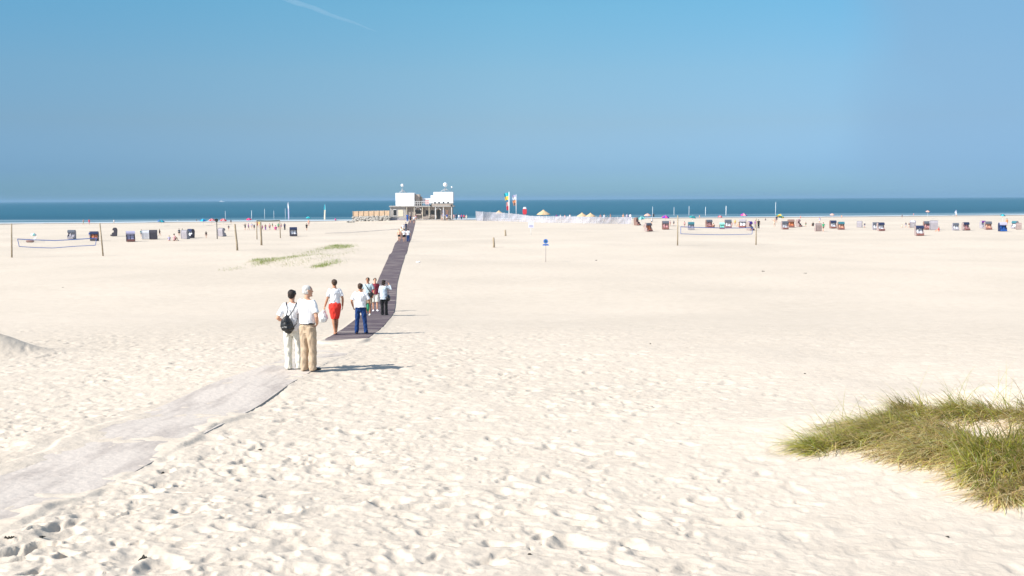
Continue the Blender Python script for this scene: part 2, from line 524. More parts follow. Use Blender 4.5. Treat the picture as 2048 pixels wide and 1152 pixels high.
def sand_material():
    m = bpy.data.materials.new('sand')
    m.use_nodes = True
    nt = m.node_tree
    N = nt.nodes; L = nt.links
    b = N['Principled BSDF']
    b.inputs['Roughness'].default_value = 0.95
    b.inputs['Specular IOR Level'].default_value = 0.08
    g = N.new('ShaderNodeNewGeometry')
    n1 = N.new('ShaderNodeTexNoise'); n1.inputs['Scale'].default_value = 0.06; n1.inputs['Detail'].default_value = 6
    n2 = N.new('ShaderNodeTexNoise'); n2.inputs['Scale'].default_value = 2.2; n2.inputs['Detail'].default_value = 8; n2.inputs['Roughness'].default_value = .62
    L.new(g.outputs['Position'], n1.inputs['Vector']); L.new(g.outputs['Position'], n2.inputs['Vector'])
    r1 = N.new('ShaderNodeValToRGB')
    r1.color_ramp.elements[0].position = .35; r1.color_ramp.elements[1].position = .65
    r1.color_ramp.elements[0].color = (0.596, 0.517, 0.424, 1)
    r1.color_ramp.elements[1].color = (0.664, 0.574, 0.472, 1)
    L.new(n1.outputs[0], r1.inputs[0])
    r2 = N.new('ShaderNodeValToRGB')
    r2.color_ramp.elements[0].position = .25; r2.color_ramp.elements[1].position = .75
    r2.color_ramp.elements[0].color = (0.86, 0.85, 0.84, 1)
    r2.color_ramp.elements[1].color = (1.0, 1.0, 1.0, 1)
    L.new(n2.outputs[0], r2.inputs[0])
    mx = N.new('ShaderNodeMix'); mx.data_type = 'RGBA'; mx.blend_type = 'MULTIPLY'; mx.inputs['Factor'].default_value = 1
    L.new(r1.outputs[0], mx.inputs[6]); L.new(r2.outputs[0], mx.inputs[7])
    # wet sand at the waterline (height above the sea)
    sp = N.new('ShaderNodeSeparateXYZ'); L.new(g.outputs['Position'], sp.inputs[0])
    wr = N.new('ShaderNodeMapRange')
    wr.inputs['From Min'].default_value = 0.02; wr.inputs['From Max'].default_value = 0.16
    L.new(sp.outputs['Z'], wr.inputs['Value'])
    wet = N.new('ShaderNodeMix'); wet.data_type = 'RGBA'
    wet.inputs[6].default_value = (0.25, 0.22, 0.19, 1)
    L.new(wr.outputs[0], wet.inputs['Factor']); L.new(mx.outputs[2], wet.inputs[7])
    L.new(wet.outputs[2], b.inputs['Base Color'])
    n3 = N.new('ShaderNodeTexNoise'); n3.inputs['Scale'].default_value = 14; n3.inputs['Detail'].default_value = 7; n3.inputs['Roughness'].default_value = .6
    L.new(g.outputs['Position'], n3.inputs['Vector'])
    bp = N.new('ShaderNodeBump'); bp.inputs['Strength'].default_value = 0.5; bp.inputs['Distance'].default_value = 0.02
    L.new(n3.outputs[0], bp.inputs['Height'])
    n4 = N.new('ShaderNodeTexNoise'); n4.inputs['Scale'].default_value = 1.1; n4.inputs['Detail'].default_value = 6; n4.inputs['Roughness'].default_value = .65
    L.new(g.outputs['Position'], n4.inputs['Vector'])
    bp4 = N.new('ShaderNodeBump'); bp4.inputs['Strength'].default_value = 0.25; bp4.inputs['Distance'].default_value = 0.12
    L.new(n4.outputs[0], bp4.inputs['Height']); L.new(bp4.outputs[0], bp.inputs['Normal'])
    L.new(bp.outputs[0], b.inputs['Normal'])
    return m

ground = build_ground()
ground.data.materials.append(sand_material())

# ------------------------------------------------------------------ sea
def sea_material():
    m = bpy.data.materials.new('sea_water')
    m.use_nodes = True
    nt = m.node_tree; N = nt.nodes; L = nt.links
    b = N['Principled BSDF']
    b.inputs['Roughness'].default_value = 0.42
    b.inputs['IOR'].default_value = 1.33
    b.inputs['Specular IOR Level'].default_value = 0.22
    g = N.new('ShaderNodeNewGeometry')
    sp = N.new('ShaderNodeSeparateXYZ'); L.new(g.outputs['Position'], sp.inputs[0])
    # distance off the shore
    ma = N.new('ShaderNodeMath'); ma.operation = 'MULTIPLY_ADD'; ma.inputs[1].default_value = -0.175
    L.new(sp.outputs['X'], ma.inputs[0]); L.new(sp.outputs['Y'], ma.inputs[2])
    nw = N.new('ShaderNodeTexNoise'); nw.inputs['Scale'].default_value = 0.012; nw.inputs['Detail'].default_value = 4
    L.new(g.outputs['Position'], nw.inputs['Vector'])
    mb = N.new('ShaderNodeMath'); mb.operation = 'MULTIPLY_ADD'; mb.inputs[1].default_value = 26
    L.new(nw.outputs[0], mb.inputs[0]); L.new(ma.outputs[0], mb.inputs[2])
    dr = N.new('ShaderNodeMapRange')
    dr.inputs['From Min'].default_value = 352; dr.inputs['From Max'].default_value = 660
    L.new(mb.outputs[0], dr.inputs['Value'])
    cr = N.new('ShaderNodeValToRGB')
    cr.color_ramp.elements[0].position = 0; cr.color_ramp.elements[0].color = (0.075, 0.165, 0.20, 1)
    cr.color_ramp.elements[1].position = 1; cr.color_ramp.elements[1].color = (0.014, 0.098, 0.150, 1)
    for p, c in ((0.16, (0.055, 0.15, 0.20)), (0.28, (0.014, 0.085, 0.135)), (0.42, (0.010, 0.082, 0.128)), (0.7, (0.012, 0.092, 0.142))):
        e = cr.color_ramp.elements.new(p); e.color = (*c, 1)
    L.new(dr.outputs[0], cr.inputs[0])
    # long streaks parallel to the beach: breaking lines near it, wind lanes further out
    mp = N.new('ShaderNodeMapping'); mp.inputs['Scale'].default_value = (0.006, 0.11, 1); mp.inputs['Rotation'].default_value = (0, 0, -0.173)
    L.new(g.outputs['Position'], mp.inputs['Vector'])
    ns = N.new('ShaderNodeTexNoise'); ns.inputs['Scale'].default_value = 1.0; ns.inputs['Detail'].default_value = 3
    L.new(mp.outputs[0], ns.inputs['Vector'])
    fo = N.new('ShaderNodeMapRange'); fo.inputs['From Min'].default_value = 0.56; fo.inputs['From Max'].default_value = 0.62
    L.new(ns.outputs[0], fo.inputs['Value'])
    sh = N.new('ShaderNodeMapRange')
    sh.inputs['From Min'].default_value = 440; sh.inputs['From Max'].default_value = 375
    L.new(mb.outputs[0], sh.inputs['Value'])
    fm = N.new('ShaderNodeMath'); fm.operation = 'MULTIPLY'
    L.new(fo.outputs[0], fm.inputs[0]); L.new(sh.outputs[0], fm.inputs[1])
    sw = N.new('ShaderNodeMapRange')     # the swash right at the edge
    sw.inputs['From Min'].default_value = 378; sw.inputs['From Max'].default_value = 360
    L.new(mb.outputs[0], sw.inputs['Value'])
    fx = N.new('ShaderNodeMath'); fx.operation = 'MAXIMUM'
    L.new(fm.outputs[0], fx.inputs[0]); L.new(sw.outputs[0], fx.inputs[1])
    mx = N.new('ShaderNodeMix'); mx.data_type = 'RGBA'
    mx.inputs[7].default_value = (0.62, 0.66, 0.68, 1)
    L.new(fx.outputs[0], mx.inputs['Factor']); 
    la = N.new('ShaderNodeMix'); la.data_type = 'RGBA'; la.blend_type = 'MULTIPLY'; la.inputs['Factor'].default_value = .35
    rl = N.new('ShaderNodeValToRGB'); rl.color_ramp.elements[0].position = .3; rl.color_ramp.elements[1].position = .7
    rl.color_ramp.elements[0].color = (.55, .6, .65, 1); rl.color_ramp.elements[1].color = (1.3, 1.2, 1.15, 1)
    L.new(ns.outputs[0], rl.inputs[0]); L.new(cr.outputs[0], la.inputs[6]); L.new(rl.outputs[0], la.inputs[7])
    L.new(la.outputs[2], mx.inputs[6])
    L.new(mx.outputs[2], b.inputs['Base Color'])
    n3 = N.new('ShaderNodeTexNoise'); n3.inputs['Scale'].default_value = 0.35; n3.inputs['Detail'].default_value = 5
    mp3 = N.new('ShaderNodeMapping'); mp3.inputs['Scale'].default_value = (0.35, 1.0, 1)
    L.new(g.outputs['Position'], mp3.inputs['Vector']); L.new(mp3.outputs[0], n3.inputs['Vector'])
    bp = N.new('ShaderNodeBump'); bp.inputs['Strength'].default_value = 0.8; bp.inputs['Distance'].default_value = 0.6
    L.new(n3.outputs[0], bp.inputs['Height']); L.new(bp.outputs[0], b.inputs['Normal'])
    return m

xs = [-38000, -9000, -3000, -1200, -600, -300, -150, 0, 150, 300, 600, 1200, 3000, 9000, 38000]
ys = [300, 340, 380, 450, 550, 700, 1000, 1600, 3000, 6000, 12000, 32000]
mb = MB()
vs = [(x, y, 0.0) for y in ys for x in xs]
fs = [(j * len(xs) + i, j * len(xs) + i + 1, (j + 1) * len(xs) + i + 1, (j + 1) * len(xs) + i) for j in range(len(ys) - 1) for i in range(len(xs) - 1)]
mb.add(vs, fs)
sea = mb.build('sea', sea_material())
sea['kind'] = 'structure'

# air over the water: far sea fades into the sky
hm = bpy.data.materials.new('haze'); hm.use_nodes = True
hn = hm.node_tree; hn.nodes.remove(hn.nodes['Principled BSDF'])
pv = hn.nodes.new('ShaderNodeVolumePrincipled')
pv.inputs['Color'].default_value = (0.30, 0.47, 0.62, 1)
pv.inputs['Density'].default_value = 1 / 8000.0
pv.inputs['Anisotropy'].default_value = 0.0
hn.links.new(pv.outputs[0], hn.nodes['Material Output'].inputs['Volume'])
mb = MB(); mb.box((0, 15900, 12.5), (77000, 32400, 37))
haze = mb.build('haze', hm)
haze['kind'] = 'stuff'

# contrail, a thin drawn-out tube of vapour high over the sea
cm = bpy.data.materials.new('vapour'); cm.use_nodes = True
cn = cm.node_tree; cn.nodes.remove(cn.nodes['Principled BSDF'])
cv = cn.nodes.new('ShaderNodeVolumePrincipled')
cv.inputs['Color'].default_value = (0.95, 0.97, 1, 1)
cv.inputs['Density'].default_value = 0.0022
cn.links.new(cv.outputs[0], cn.nodes['Material Output'].inputs['Volume'])
mb = MB()
def sky_pt(px, py, dist):
    d = ray(px, py); d = d / d.y
    return Vector((0, 0, CAM_Z)) + d * dist
a = sky_pt(520, -22, 8000); b_ = sky_pt(752, 62, 9200)
pts = [a.lerp(b_, t / 14) + Vector((0, 0, 4 * math.sin(t * 1.3))) for t in range(15)]
mb.loft(pts, [24 * (1 - (t / 14) ** 2 * .8) * (1 + .12 * math.sin(t * 2.1)) for t in range(15)], 14, True)
ct = mb.build('contrail', cm, smooth=True)
props(ct, 'thin white contrail fading out high in the blue sky', 'contrail')

# ------------------------------------------------------------------ mats laid on the sand
def mat_surface(name, a, b, n_across, lift, thick, m, crown=0.0):
    vs = []; fs = []
    n = len(a)
    c = n_across
    for i in range(n):
        for k in range(c + 1):
            t = k / c
            p = a[i] * (1 - t) + b[i] * t
            vs.append([p[0], p[1], 0])
    arr = np.array(vs)
    z = gbase(arr[:, 0], arr[:, 1]) + lift + 0.012 * vnoise(arr[:, 0] * 2.0, arr[:, 1] * 2.0, 77)
    arr[:, 2] = z
    low = arr.copy(); low[:, 2] -= thick
    N0 = len(arr)
    V = np.r_[arr, low].tolist()
    for i in range(n - 1):
        for k in range(c):
            q = (i * (c + 1) + k, i * (c + 1) + k + 1, (i + 1) * (c + 1) + k + 1, (i + 1) * (c + 1) + k)
            fs.append(q)
            fs.append(tuple(v + N0 for v in q[::-1]))
        for k in (0, c):
            q = (i * (c + 1) + k, (i + 1) * (c + 1) + k)
            fs.append((q[0], q[1], q[1] + N0, q[0] + N0))
    for i in (0, n - 1):
        for k in range(c):
            q = (i * (c + 1) + k, i * (c + 1) + k + 1)
            fs.append((q[0], q[1], q[1] + N0, q[0] + N0))
    mb = MB(); mb.add(V, fs)
    o = mb.build(name, m, smooth=False)
    o['kind'] = 'structure'
    return o

def mat_material(name, col, sand, lo, hi, stretch, WV=(.72, 1.15)):
    m = bpy.data.materials.new(name); m.use_nodes = True
    nt = m.node_tree; N = nt.nodes; L = nt.links
    b = N['Principled BSDF']; b.inputs['Roughness'].default_value = .9; b.inputs['Specular IOR Level'].default_value = .04
    g = N.new('ShaderNodeNewGeometry')
    mp = N.new('ShaderNodeMapping'); mp.inputs['Rotation'].default_value = (0, 0, stretch[2]); mp.inputs['Scale'].default_value = (stretch[0], stretch[1], 1)
    L.new(g.outputs['Position'], mp.inputs['Vector'])
    n = N.new('ShaderNodeTexNoise'); n.inputs['Scale'].default_value = 1.0; n.inputs['Detail'].default_value = 8; n.inputs['Roughness'].default_value = .6
    L.new(mp.outputs[0], n.inputs['Vector'])
    mr = N.new('ShaderNodeMapRange'); mr.inputs['From Min'].default_value = lo; mr.inputs['From Max'].default_value = hi
    L.new(n.outputs[0], mr.inputs['Value'])
    w = N.new('ShaderNodeTexWave'); w.bands_direction = 'Y'; w.inputs['Scale'].default_value = 1.6; w.inputs['Distortion'].default_value = .4
    L.new(g.outputs['Position'], w.inputs['Vector'])
    r = N.new('ShaderNodeValToRGB')
    r.color_ramp.elements[0].color = (*[q * WV[0] for q in col], 1); r.color_ramp.elements[1].color = (*[q * WV[1] for q in col], 1)
    L.new(w.outputs[0], r.inputs[0])
    mx = N.new('ShaderNodeMix'); mx.data_type = 'RGBA'
    L.new(mr.outputs[0], mx.inputs['Factor']); L.new(r.outputs[0], mx.inputs[6]); mx.inputs[7].default_value = (*sand, 1)
    L.new(mx.outputs[2], b.inputs['Base Color'])
    n2 = N.new('ShaderNodeTexNoise'); n2.inputs['Scale'].default_value = 9; n2.inputs['Detail'].default_value = 6
    L.new(g.outputs['Position'], n2.inputs['Vector'])
    bp = N.new('ShaderNodeBump'); bp.inputs['Strength'].default_value = .55; bp.inputs['Distance'].default_value = .03
    L.new(n2.outputs[0], bp.inputs['Height']); L.new(bp.outputs[0], b.inputs['Normal'])
    return m

near_mat = mat_surface('path', nearA, nearB, 8, 0.014, 0.035, mat_material('sandy_mat', (0.31, 0.265, 0.24), (0.56, 0.495, 0.435), 0.22, 0.53, (2.6, 0.55, -0.9), (.95, 1.03)))
dark_mat = mat_surface('path', darkA, darkB, 6, 0.03, 0.05, mat_material('dark_mat', (0.118, 0.092, 0.106), (0.44, 0.38, 0.33), 0.46, 0.95, (0.5, 1.6, 0)))
# a side track of trodden matting that leads off towards the left
sa, sb = strip([(650, 465.8), (690, 464.9), (730, 462.3), (800, 457.2)], [(650, 466.8), (690, 466.3), (730, 463.7), (800, 458.4)], 30)
side_mat = mat_surface('path', sa, sb, 2, 0.03, 0.08, mat_material('side_mat', (0.28, 0.24, 0.22), (0.55, 0.48, 0.41), 0.3, 0.6, (1, 1, 0)))

# ------------------------------------------------------------------ people
SKIN = material('skin', (0.55, 0.30, 0.20), .55, .06, 30)
SKIN2 = material('tanned_skin', (0.42, 0.20, 0.115), .5, .06, 30)
HAIR_BROWN = material('brown_hair', (0.055, 0.030, 0.018), .5, .4, 60, .6, 120)
HAIR_BLACK = material('black_hair', (0.022, 0.013, 0.010), .45, .4, 60, .6, 120)
HAIR_WHITE = material('white_hair', (0.62, 0.60, 0.57), .6, .2, 60, .6, 120)
WHITE = material('white_cotton', (0.78, 0.78, 0.80), .9, .04, 8, .25, 160)
CREAM = material('cream_cotton', (0.70, 0.68, 0.60), .9, .05, 8, .25, 160)
BEIGE = material('beige_cotton', (0.46, 0.35, 0.245), .9, .07, 8, .25, 160)
RED = material('red_cotton', (0.72, 0.045, 0.03), .85, .08, 8, .25, 160)
JEANS = material('blue_denim', (0.010, 0.040, 0.15), .9, .2, 40, .3, 200)
BLACKC = material('black_cloth', (0.012, 0.012, 0.014), .85, .2, 20, .25, 160)
LEATHER = material('black_leather', (0.012, 0.012, 0.013), .35, .2, 20, .2, 60, spec=.5)
SHOE = material('dark_shoe', (0.025, 0.02, 0.018), .5, .2, 20)
MAROON = material('maroon_cotton', (0.22, 0.03, 0.05), .9, .1, 20, .25, 160)
PALEBLUE = material('pale_blue_cotton', (0.50, 0.58, 0.66), .9, .06, 10, .25, 160)
GREYSHIRT = material('grey_blue_cotton', (0.42, 0.52, 0.56), .9, .06, 10, .25, 160)
EYE = material('eye_white', (0.6, 0.58, 0.55), .3, .02)
LIPS = material('lips', (0.36, 0.10, 0.085), .5, .05)
GREEN = material('green_cloth', (0.05, 0.32, 0.16), .8, .1)
PLASTIC = material('white_plastic_film', (0.75, 0.76, 0.74), .45, .04, 8, .5, 30)

def bend(a, b, out, k):
    """a joint between a and b pushed towards out by k"""
    m = (Vector(a) + Vector(b)) / 2
    return m + Vector(out).normalized() * k

def hand(mb, wrist, tip_dir, palm_n, side, curl, s=1.0):
    """palm, four bent fingers of different length and a thumb leaving the side of the palm"""
    w = Vector(wrist); d = Vector(tip_dir).normalized(); n = Vector(palm_n); n = (n - d * n.dot(d)).normalized()
    c = d.cross(n).normalized()            # across the palm
    mb.loft([w - d * .01, w + d * .03 * s, w + d * .065 * s, w + d * .09 * s],
            [(.022 * s, .017 * s), (.034 * s, .016 * s), (.040 * s, .015 * s), (.037 * s, .012 * s)], 10, True, up=c)
    for k, ln in enumerate((.070, .078, .072, .057)):
        b = w + d * .088 * s + c * (k - 1.5) * .0195 * s
        l = ln * s
        d1 = (d * math.cos(curl * .5) + n * math.sin(curl * .5))
        d2 = (d * math.cos(curl * 1.1) + n * math.sin(curl * 1.1))
        d3 = (d * math.cos(curl * 1.7) + n * math.sin(curl * 1.7))
        p1 = b + d1 * l * .45; p2 = p1 + d2 * l * .32; p3 = p2 + d3 * l * .23
        mb.loft([b - d * .01, b, p1, p2, p3], [.0095 * s, .0095 * s, .009 * s, .008 * s, .0068 * s], 7)
    tb = w + d * .025 * s - c * side * .03 * s
    td = (d * .75 - c * side * .65 + n * .25).normalized()
    p1 = tb + td * .035 * s; p2 = p1 + (td * .6 + d * .5).normalized() * .028 * s
    mb.loft([tb - td * .01, tb, p1, p2], [.012 * s, .012 * s, .0105 * s, .008 * s], 7)

def make_person(q):
    """q: dict describing pose and clothing; body faces +Y, metres for a 1.75 m person. Returns list of (name, mesh, material)."""
    vox = q.get('voxel', .008); fine = vox < .012
    fem = q.get('fem', False)
    sh = .155 if fem else .178
    hipw = .10 if fem else .09
    lean = Vector(q.get('lean', (0, 0, 0)))        # offset of the shoulders against the hips
    hipz = q.get('hipz', .93)
    drop = .93 - hipz
    O = Vector((q.get('hipx', 0), q.get('hipy', 0), -drop))
    def T(x, y, z):
        k = max(0, min(1, (z - .93) / .5))
        return Vector((x, y, z)) + O + lean * k
    body = MB()
    fat = q.get('fat', 1.0)
    tor = [(.86, .11, .085), (.93, .158 if not fem else .168, .112), (1.02, .145 if not fem else .15, .10), (1.11, .135 if not fem else .12, .092), (1.22, .15 if not fem else .135, .105),
           (1.33, .168 if not fem else .15, .112), (1.41, .165 if not fem else .145, .088), (1.455, .12, .068), (1.48, .065, .055)]
    body.loft([T(0, 0.005 * math.sin((z - .9) * 6), z) for z, a, b in tor], [(a * (fat if z < 1.4 else 1), b * fat) for z, a, b in tor], 18, True, up=(1, 0, 0))
    # neck and head
    nb = T(0, -.005, 1.46); hc = T(q.get('headx', 0), .02 + q.get('heady', 0), 1.635)
    body.loft([nb, nb.lerp(hc, .55)], [(.058, .058), (.053, .056)], 12, True)
    ht = Matrix.Rotation(q.get('turn', 0), 3, 'Z') @ Matrix.Rotation(q.get('nod', 0), 3, 'X')
    def H(x, y, z): return hc + ht @ Vector((x, y, z))
    rings = [(-.118, .030, .030, .062), (-.10, .045, .045, .045), (-.07, .056, .062, .022), (-.03, .066, .082, .006), (.01, .073, .092, 0), (.05, .074, .095, -.004), (.085, .062, .080, -.006), (.108, .035, .048, -.006), (.116, .012, .016, -.006)]
    vs = []; fs = []; sg = 18
    for (z, rx, ry, cy) in rings:
        for k in range(sg):
            w = 2 * math.pi * k / sg
            vs.append(H(rx * math.cos(w), cy + ry * math.sin(w), z))
    for i in range(len(rings) - 1):
        for k in range(sg):
            k2 = (k + 1) % sg
            fs.append((i * sg + k, i * sg + k2, (i + 1) * sg + k2, (i + 1) * sg + k))
    fs.append(tuple(range(sg - 1, -1, -1))); fs.append(tuple((len(rings) - 1) * sg + k for k in range(sg)))
    body.add(vs, fs)
    if fine:
        body.loft([H(0, .086, .022), H(0, .098, 0), H(0, .112, -.022), H(0, .092, -.034)], [(.008, .008), (.010, .010), (.015, .011), (.010, .006)], 8)   # nose
        body.loft([H(-.03, .085, .032), H(0, .094, .03), H(.03, .085, .032)], [.010, .012, .010], 7)       # brow
        body.loft([H(-.018, .082, -.058), H(0, .09, -.058), H(.018, .082, -.058)], [.006, .010, .006], 7)   # mouth
        body.ell(H(0, .078, -.098), (.02, .018, .016))                                                     # chin
        for s in (-1, 1):
            body.loft([H(s * .074, -.012, .022), H(s * .084, -.02, .006), H(s * .076, -.008, -.026)], [(.010, .018), (.010, .018), (.007, .010)], 8)
    # legs
    feet = q['feet']                                  # ((x, y, z), (x, y, z)) ankles, left then right
    knees = q.get('knees', (None, None))
    legs = []
    for i, s in enumerate((-1, 1)):
        hp = T(s * hipw, 0, .90)
        an = Vector(feet[i])
        kn = Vector(knees[i]) if knees[i] else bend(hp, an, (s * .1, 1, 0), .022)
        legs.append((hp, kn, an))
        cf = kn.lerp(an, .3) + Vector((0, -.012, 0))
        body.loft([hp, hp.lerp(kn, .35), hp.lerp(kn, .8), kn, cf, kn.lerp(an, .7), an],
                  [(.085, .088), (.078, .082), (.060, .063), (.054, .058), (.054, .058), (.041, .043), (.034, .038)], 12)
        fd = Matrix.Rotation(-s * q.get('splay', .15), 3, 'Z') @ Vector((0, 1, 0))
        if q.get('footdir'): fd = Vector(q['footdir'][i]).normalized()
        body.loft([an - fd * .04 + Vector((0, 0, -.045)), an + Vector((0, 0, -.035)) + fd * .03, an + fd * .10 + Vector((0, 0, -.053)), an + fd * .165 + Vector((0, 0, -.062))],
                  [(.032, .030), (.036, .038), (.044, .024), (.034, .016)], 10, True, up=(1, 0, 0))
    # arms
    arms = []
    for i, s in enumerate((-1, 1)):
        sp = T(s * sh, -.005, 1.405)
        el = Vector(q['elbows'][i]); wr = Vector(q['wrists'][i])
        arms.append((sp, el, wr))
        body.ell(sp + Vector((-s * .01, 0, 0)), (.055, .055, .058))
        body.loft([sp, sp.lerp(el, .4), el, el.lerp(wr, .3), wr], [.049, .046, .038, .039, .027], 10)
        d = (wr - el).normalized()
        hd = Vector(q['hands'][i]) if q.get('hands') and q['hands'][i] else d
        pn = Vector(q.get('palm', ((s * -1, 0, 0),) * 2)[i]) if q.get('palm') else Vector((-s, 0.15, 0))
        if fine:
            hand(body, wr, hd, pn, s * (1 if q.get('thumb', 1) else -1), q.get('curl', (.55, .55))[i])
        else:
            body.loft([wr, wr + hd.normalized() * .09, wr + hd.normalized() * .16], [.028, .032, .022], 6)
    out = [('body', remesh(body, q.get('bvox', vox * .85 if fine else vox), 2 if fine else 1), q.get('skin', SKIN))]
    # ---- clothes
    def shirt(z0, sleeve, ease, mat, name='shirt', flare=0.0):
        c = MB()
        rr = [(z, a * (fat if z < 1.4 else 1), b * fat) for z, a, b in tor if z < 1.47]
        if z0 < .86: rr = [(z0, .165, .115)] + rr
        else: rr = [(z, a, b) for z, a, b in rr if z >= z0 - .005] 
        if rr[0][0] > z0 + .01: rr = [(z0, rr[0][1], rr[0][2])] + rr
        L = []
        for z, a, b in rr:
            e = ease * (1.0 if z < 1.36 else .55) 
            fl = flare * max(0, (1.2 - z)) 
            # loose cloth does not follow the waist in
            a2 = max(a, .142 if z < 1.3 else 0) ; b2 = max(b, .105 if z < 1.3 else 0)
            L.append((T(0, 0, z), (a2 + e + fl, b2 + e + fl)))
        c.loft([l[0] for l in L], [l[1] for l in L], 22, False, up=(1, 0, 0))
        for i, s in enumerate((-1, 1)):
            sp, el, wr = arms[i]
            c.ell(sp + Vector((-s * .012, 0, .0)), (.06, .06 + ease * .3, .066))
            if sleeve <= 1: 
                e2 = sp.lerp(el, sleeve)
                c.loft([sp, sp.lerp(el, sleeve * .5), e2], [.054 + ease * .3, .054 + ease * .35, .053 + ease * .45], 12, False)
            else:
                c.loft([sp, el, el.lerp(wr, sleeve - 1)], [.056 + ease * .4, .05 + ease * .6, .045 + ease * .6], 12, True)
        c.loft([T(0, -.002, 1.43), T(0, 0, 1.475)], [(.10, .075), (.068, .062)], 14, False, up=(1, 0, 0))
        return (name, remesh(c, vox, 2, .006 if fine else 0, 3), mat)
    def trousers(zt, length, ease, mat, name='trousers', hem=.0, ztop=None):
        c = MB()
        rr = [(.80, .10, .08)] + [(z, a * fat, b * fat) for z, a, b in tor if z <= zt + .005]
        if zt > rr[-1][0] + .01: rr.append((zt, rr[-1][1], rr[-1][2]))
        c.loft([T(0, -.008 if .85 < z < 1.0 else 0, z) for z, a, b in rr], [(a + ease * .55, b + ease * .7) for z, a, b in rr], 22, False, up=(1, 0, 0))
        c.loft([T(0, -.005, .80), T(0, -.005, .86)], [(.07, .085), (.12, .10)], 16, True, up=(1, 0, 0))
        for i in range(2):
            hp, kn, an = legs[i]
            if length > 1.5:
                c.loft([hp + Vector((0, 0, .02)), hp.lerp(kn, .5), kn, kn.lerp(an, .5), an + Vector((0, 0, .0)), an + Vector((0, 0.01, -.045))],
                       [(.088 + ease * .5, .095 + ease * .6), (.075 + ease, .08 + ease), (.060 + ease, .064 + ease), (.056 + ease, .058 + ease), (.053 + ease + hem, .06 + ease + hem), (.054 + ease + hem, .064 + ease + hem)], 14, False)
            else:
                e2 = hp.lerp(kn, length)
                c.loft([hp + Vector((0, 0, .02)), hp.lerp(kn, length * .5), e2], [(.09 + ease * .5, .095 + ease * .6), (.08 + ease, .085 + ease), (.075 + ease, .08 + ease)], 14, False)
        return (name, remesh(c, vox, 2, .007 if fine else 0, 9), mat)
    def skirt(zt, zb, ease, mat, wide=0.0):
        c = MB()
        kx = (legs[0][1] + legs[1][1]) / 2
        P0 = T(0, 0, zt)
        L = [(P0, (.13 + ease, .10 + ease)), (T(0, -.008, .95), (.172 + ease, .125 + ease)), (T(0, -.008, .86), (.178 + ease, .13 + ease)),
             (Vector((kx.x * .6 + O.x * .4, kx.y * .5, (.86 + zb) / 2 - drop * .5)), (.165 + ease + wide * .5, .125 + ease + wide * .5)), (Vector((kx.x, kx.y * .9, zb)), (.145 + ease + wide, .115 + ease + wide))]
        c.loft([l[0] for l in L], [l[1] for l in L], 22, False, up=(1, 0, 0))
        return ('skirt', remesh(c, vox, 2, .005 if fine else 0, 5), mat)
    for g in q['clothes']:
        k = g[0]
        if k == 'shirt': out.append(shirt(*g[1:]))
        elif k == 'trousers': out.append(trousers(*g[1:]))
        elif k == 'skirt': out.append(skirt(*g[1:]))
        elif k == 'shoes':
            for i, s in enumerate((-1, 1)):
                an = legs[i][2]
                fd = Matrix.Rotation(-s * q.get('splay', .15), 3, 'Z') @ Vector((0, 1, 0))
                if q.get('footdir'): fd = Vector(q['footdir'][i]).normalized()
                c = MB()
                c.loft([an - fd * .045 + Vector((0, 0, -.042)), an + Vector((0, 0, -.035)) + fd * .03, an + fd * .11 + Vector((0, 0, -.05)), an + fd * .185 + Vector((0, 0, -.058))],
                       [(.040, .036), (.043, .044), (.052, .030), (.040, .020)], 12, True, up=(1, 0, 0))
                out.append(('shoe', remesh(c, vox, 1), g[1]))
        elif k == 'belt':
            c = MB()
            z = g[2]
            c.loft([T(0, -.006, z - .018), T(0, -.006, z + .018)], [(g[3], g[4])] * 2, 24, False, up=(1, 0, 0))
            out.append(('belt', remesh(c, vox * .8, 1), g[1]))
    # ---- hair
    hs = q.get('hair', 'short')
    c = MB()
    if hs in ('short', 'bob', 'bun', 'long'):
        c.ell(H(0, -.016, .035), (.086, .103, .092), rot=ht)
        c.ell(H(0, -.040, -.012), (.078, .074, .085 if hs != 'short' else .068), rot=ht)
        c.loft([H(-.075, .02, .02), H(-.05, .065, .075), H(.05, .065, .075), H(.075, .02, .02)], [.018, .026, .026, .018], 8)
        if hs in ('bob', 'long'):
            c.loft([H(0, -.045, .0), H(0, -.055, -.10), H(0, -.06, -.13 if hs == 'bob' else -.24)], [(.088, .05), (.092, .05), (.062, .035)], 14, True, up=tuple(ht @ Vector((1, 0, 0))))
            for s in (-1, 1):
                c.loft([H(s * .078, .01, .03), H(s * .086, -.005, -.05), H(s * .07, -.015, -.10)], [.022, .025, .016], 8)
    elif hs == 'thin':      # thinning hair: a ring round the back and sides with a bald crown
        c.ell(H(0, -.030, -.005), (.082, .082, .066), rot=ht)
        c.ell(H(0, -.018, .048), (.080, .094, .076), rot=ht)
    if c.v:
        out.append(('hair', remesh(c, max(vox * .9, .006), 1, .004 if fine else 0, 7), q.get('haircol', HAIR_BROWN)))
    if fine:
        for s in (-1, 1):
            c = MB(); c.ell(H(s * .031, .077, .012), (.011, .011, .008), 10, 6, rot=ht)
            out.append(('eye', c.mesh('eye', EYE, True), EYE))
            c2 = MB()
        c = MB(); c.loft([H(-.02, .086, -.058), H(0, .094, -.058), H(.02, .086, -.058)], [.004, .0065, .004], 7)
        out.append(('lips', c.mesh('lips', LIPS, True), LIPS))
    return out, dict(T=T, H=H, arms=arms, legs=legs, hc=hc)

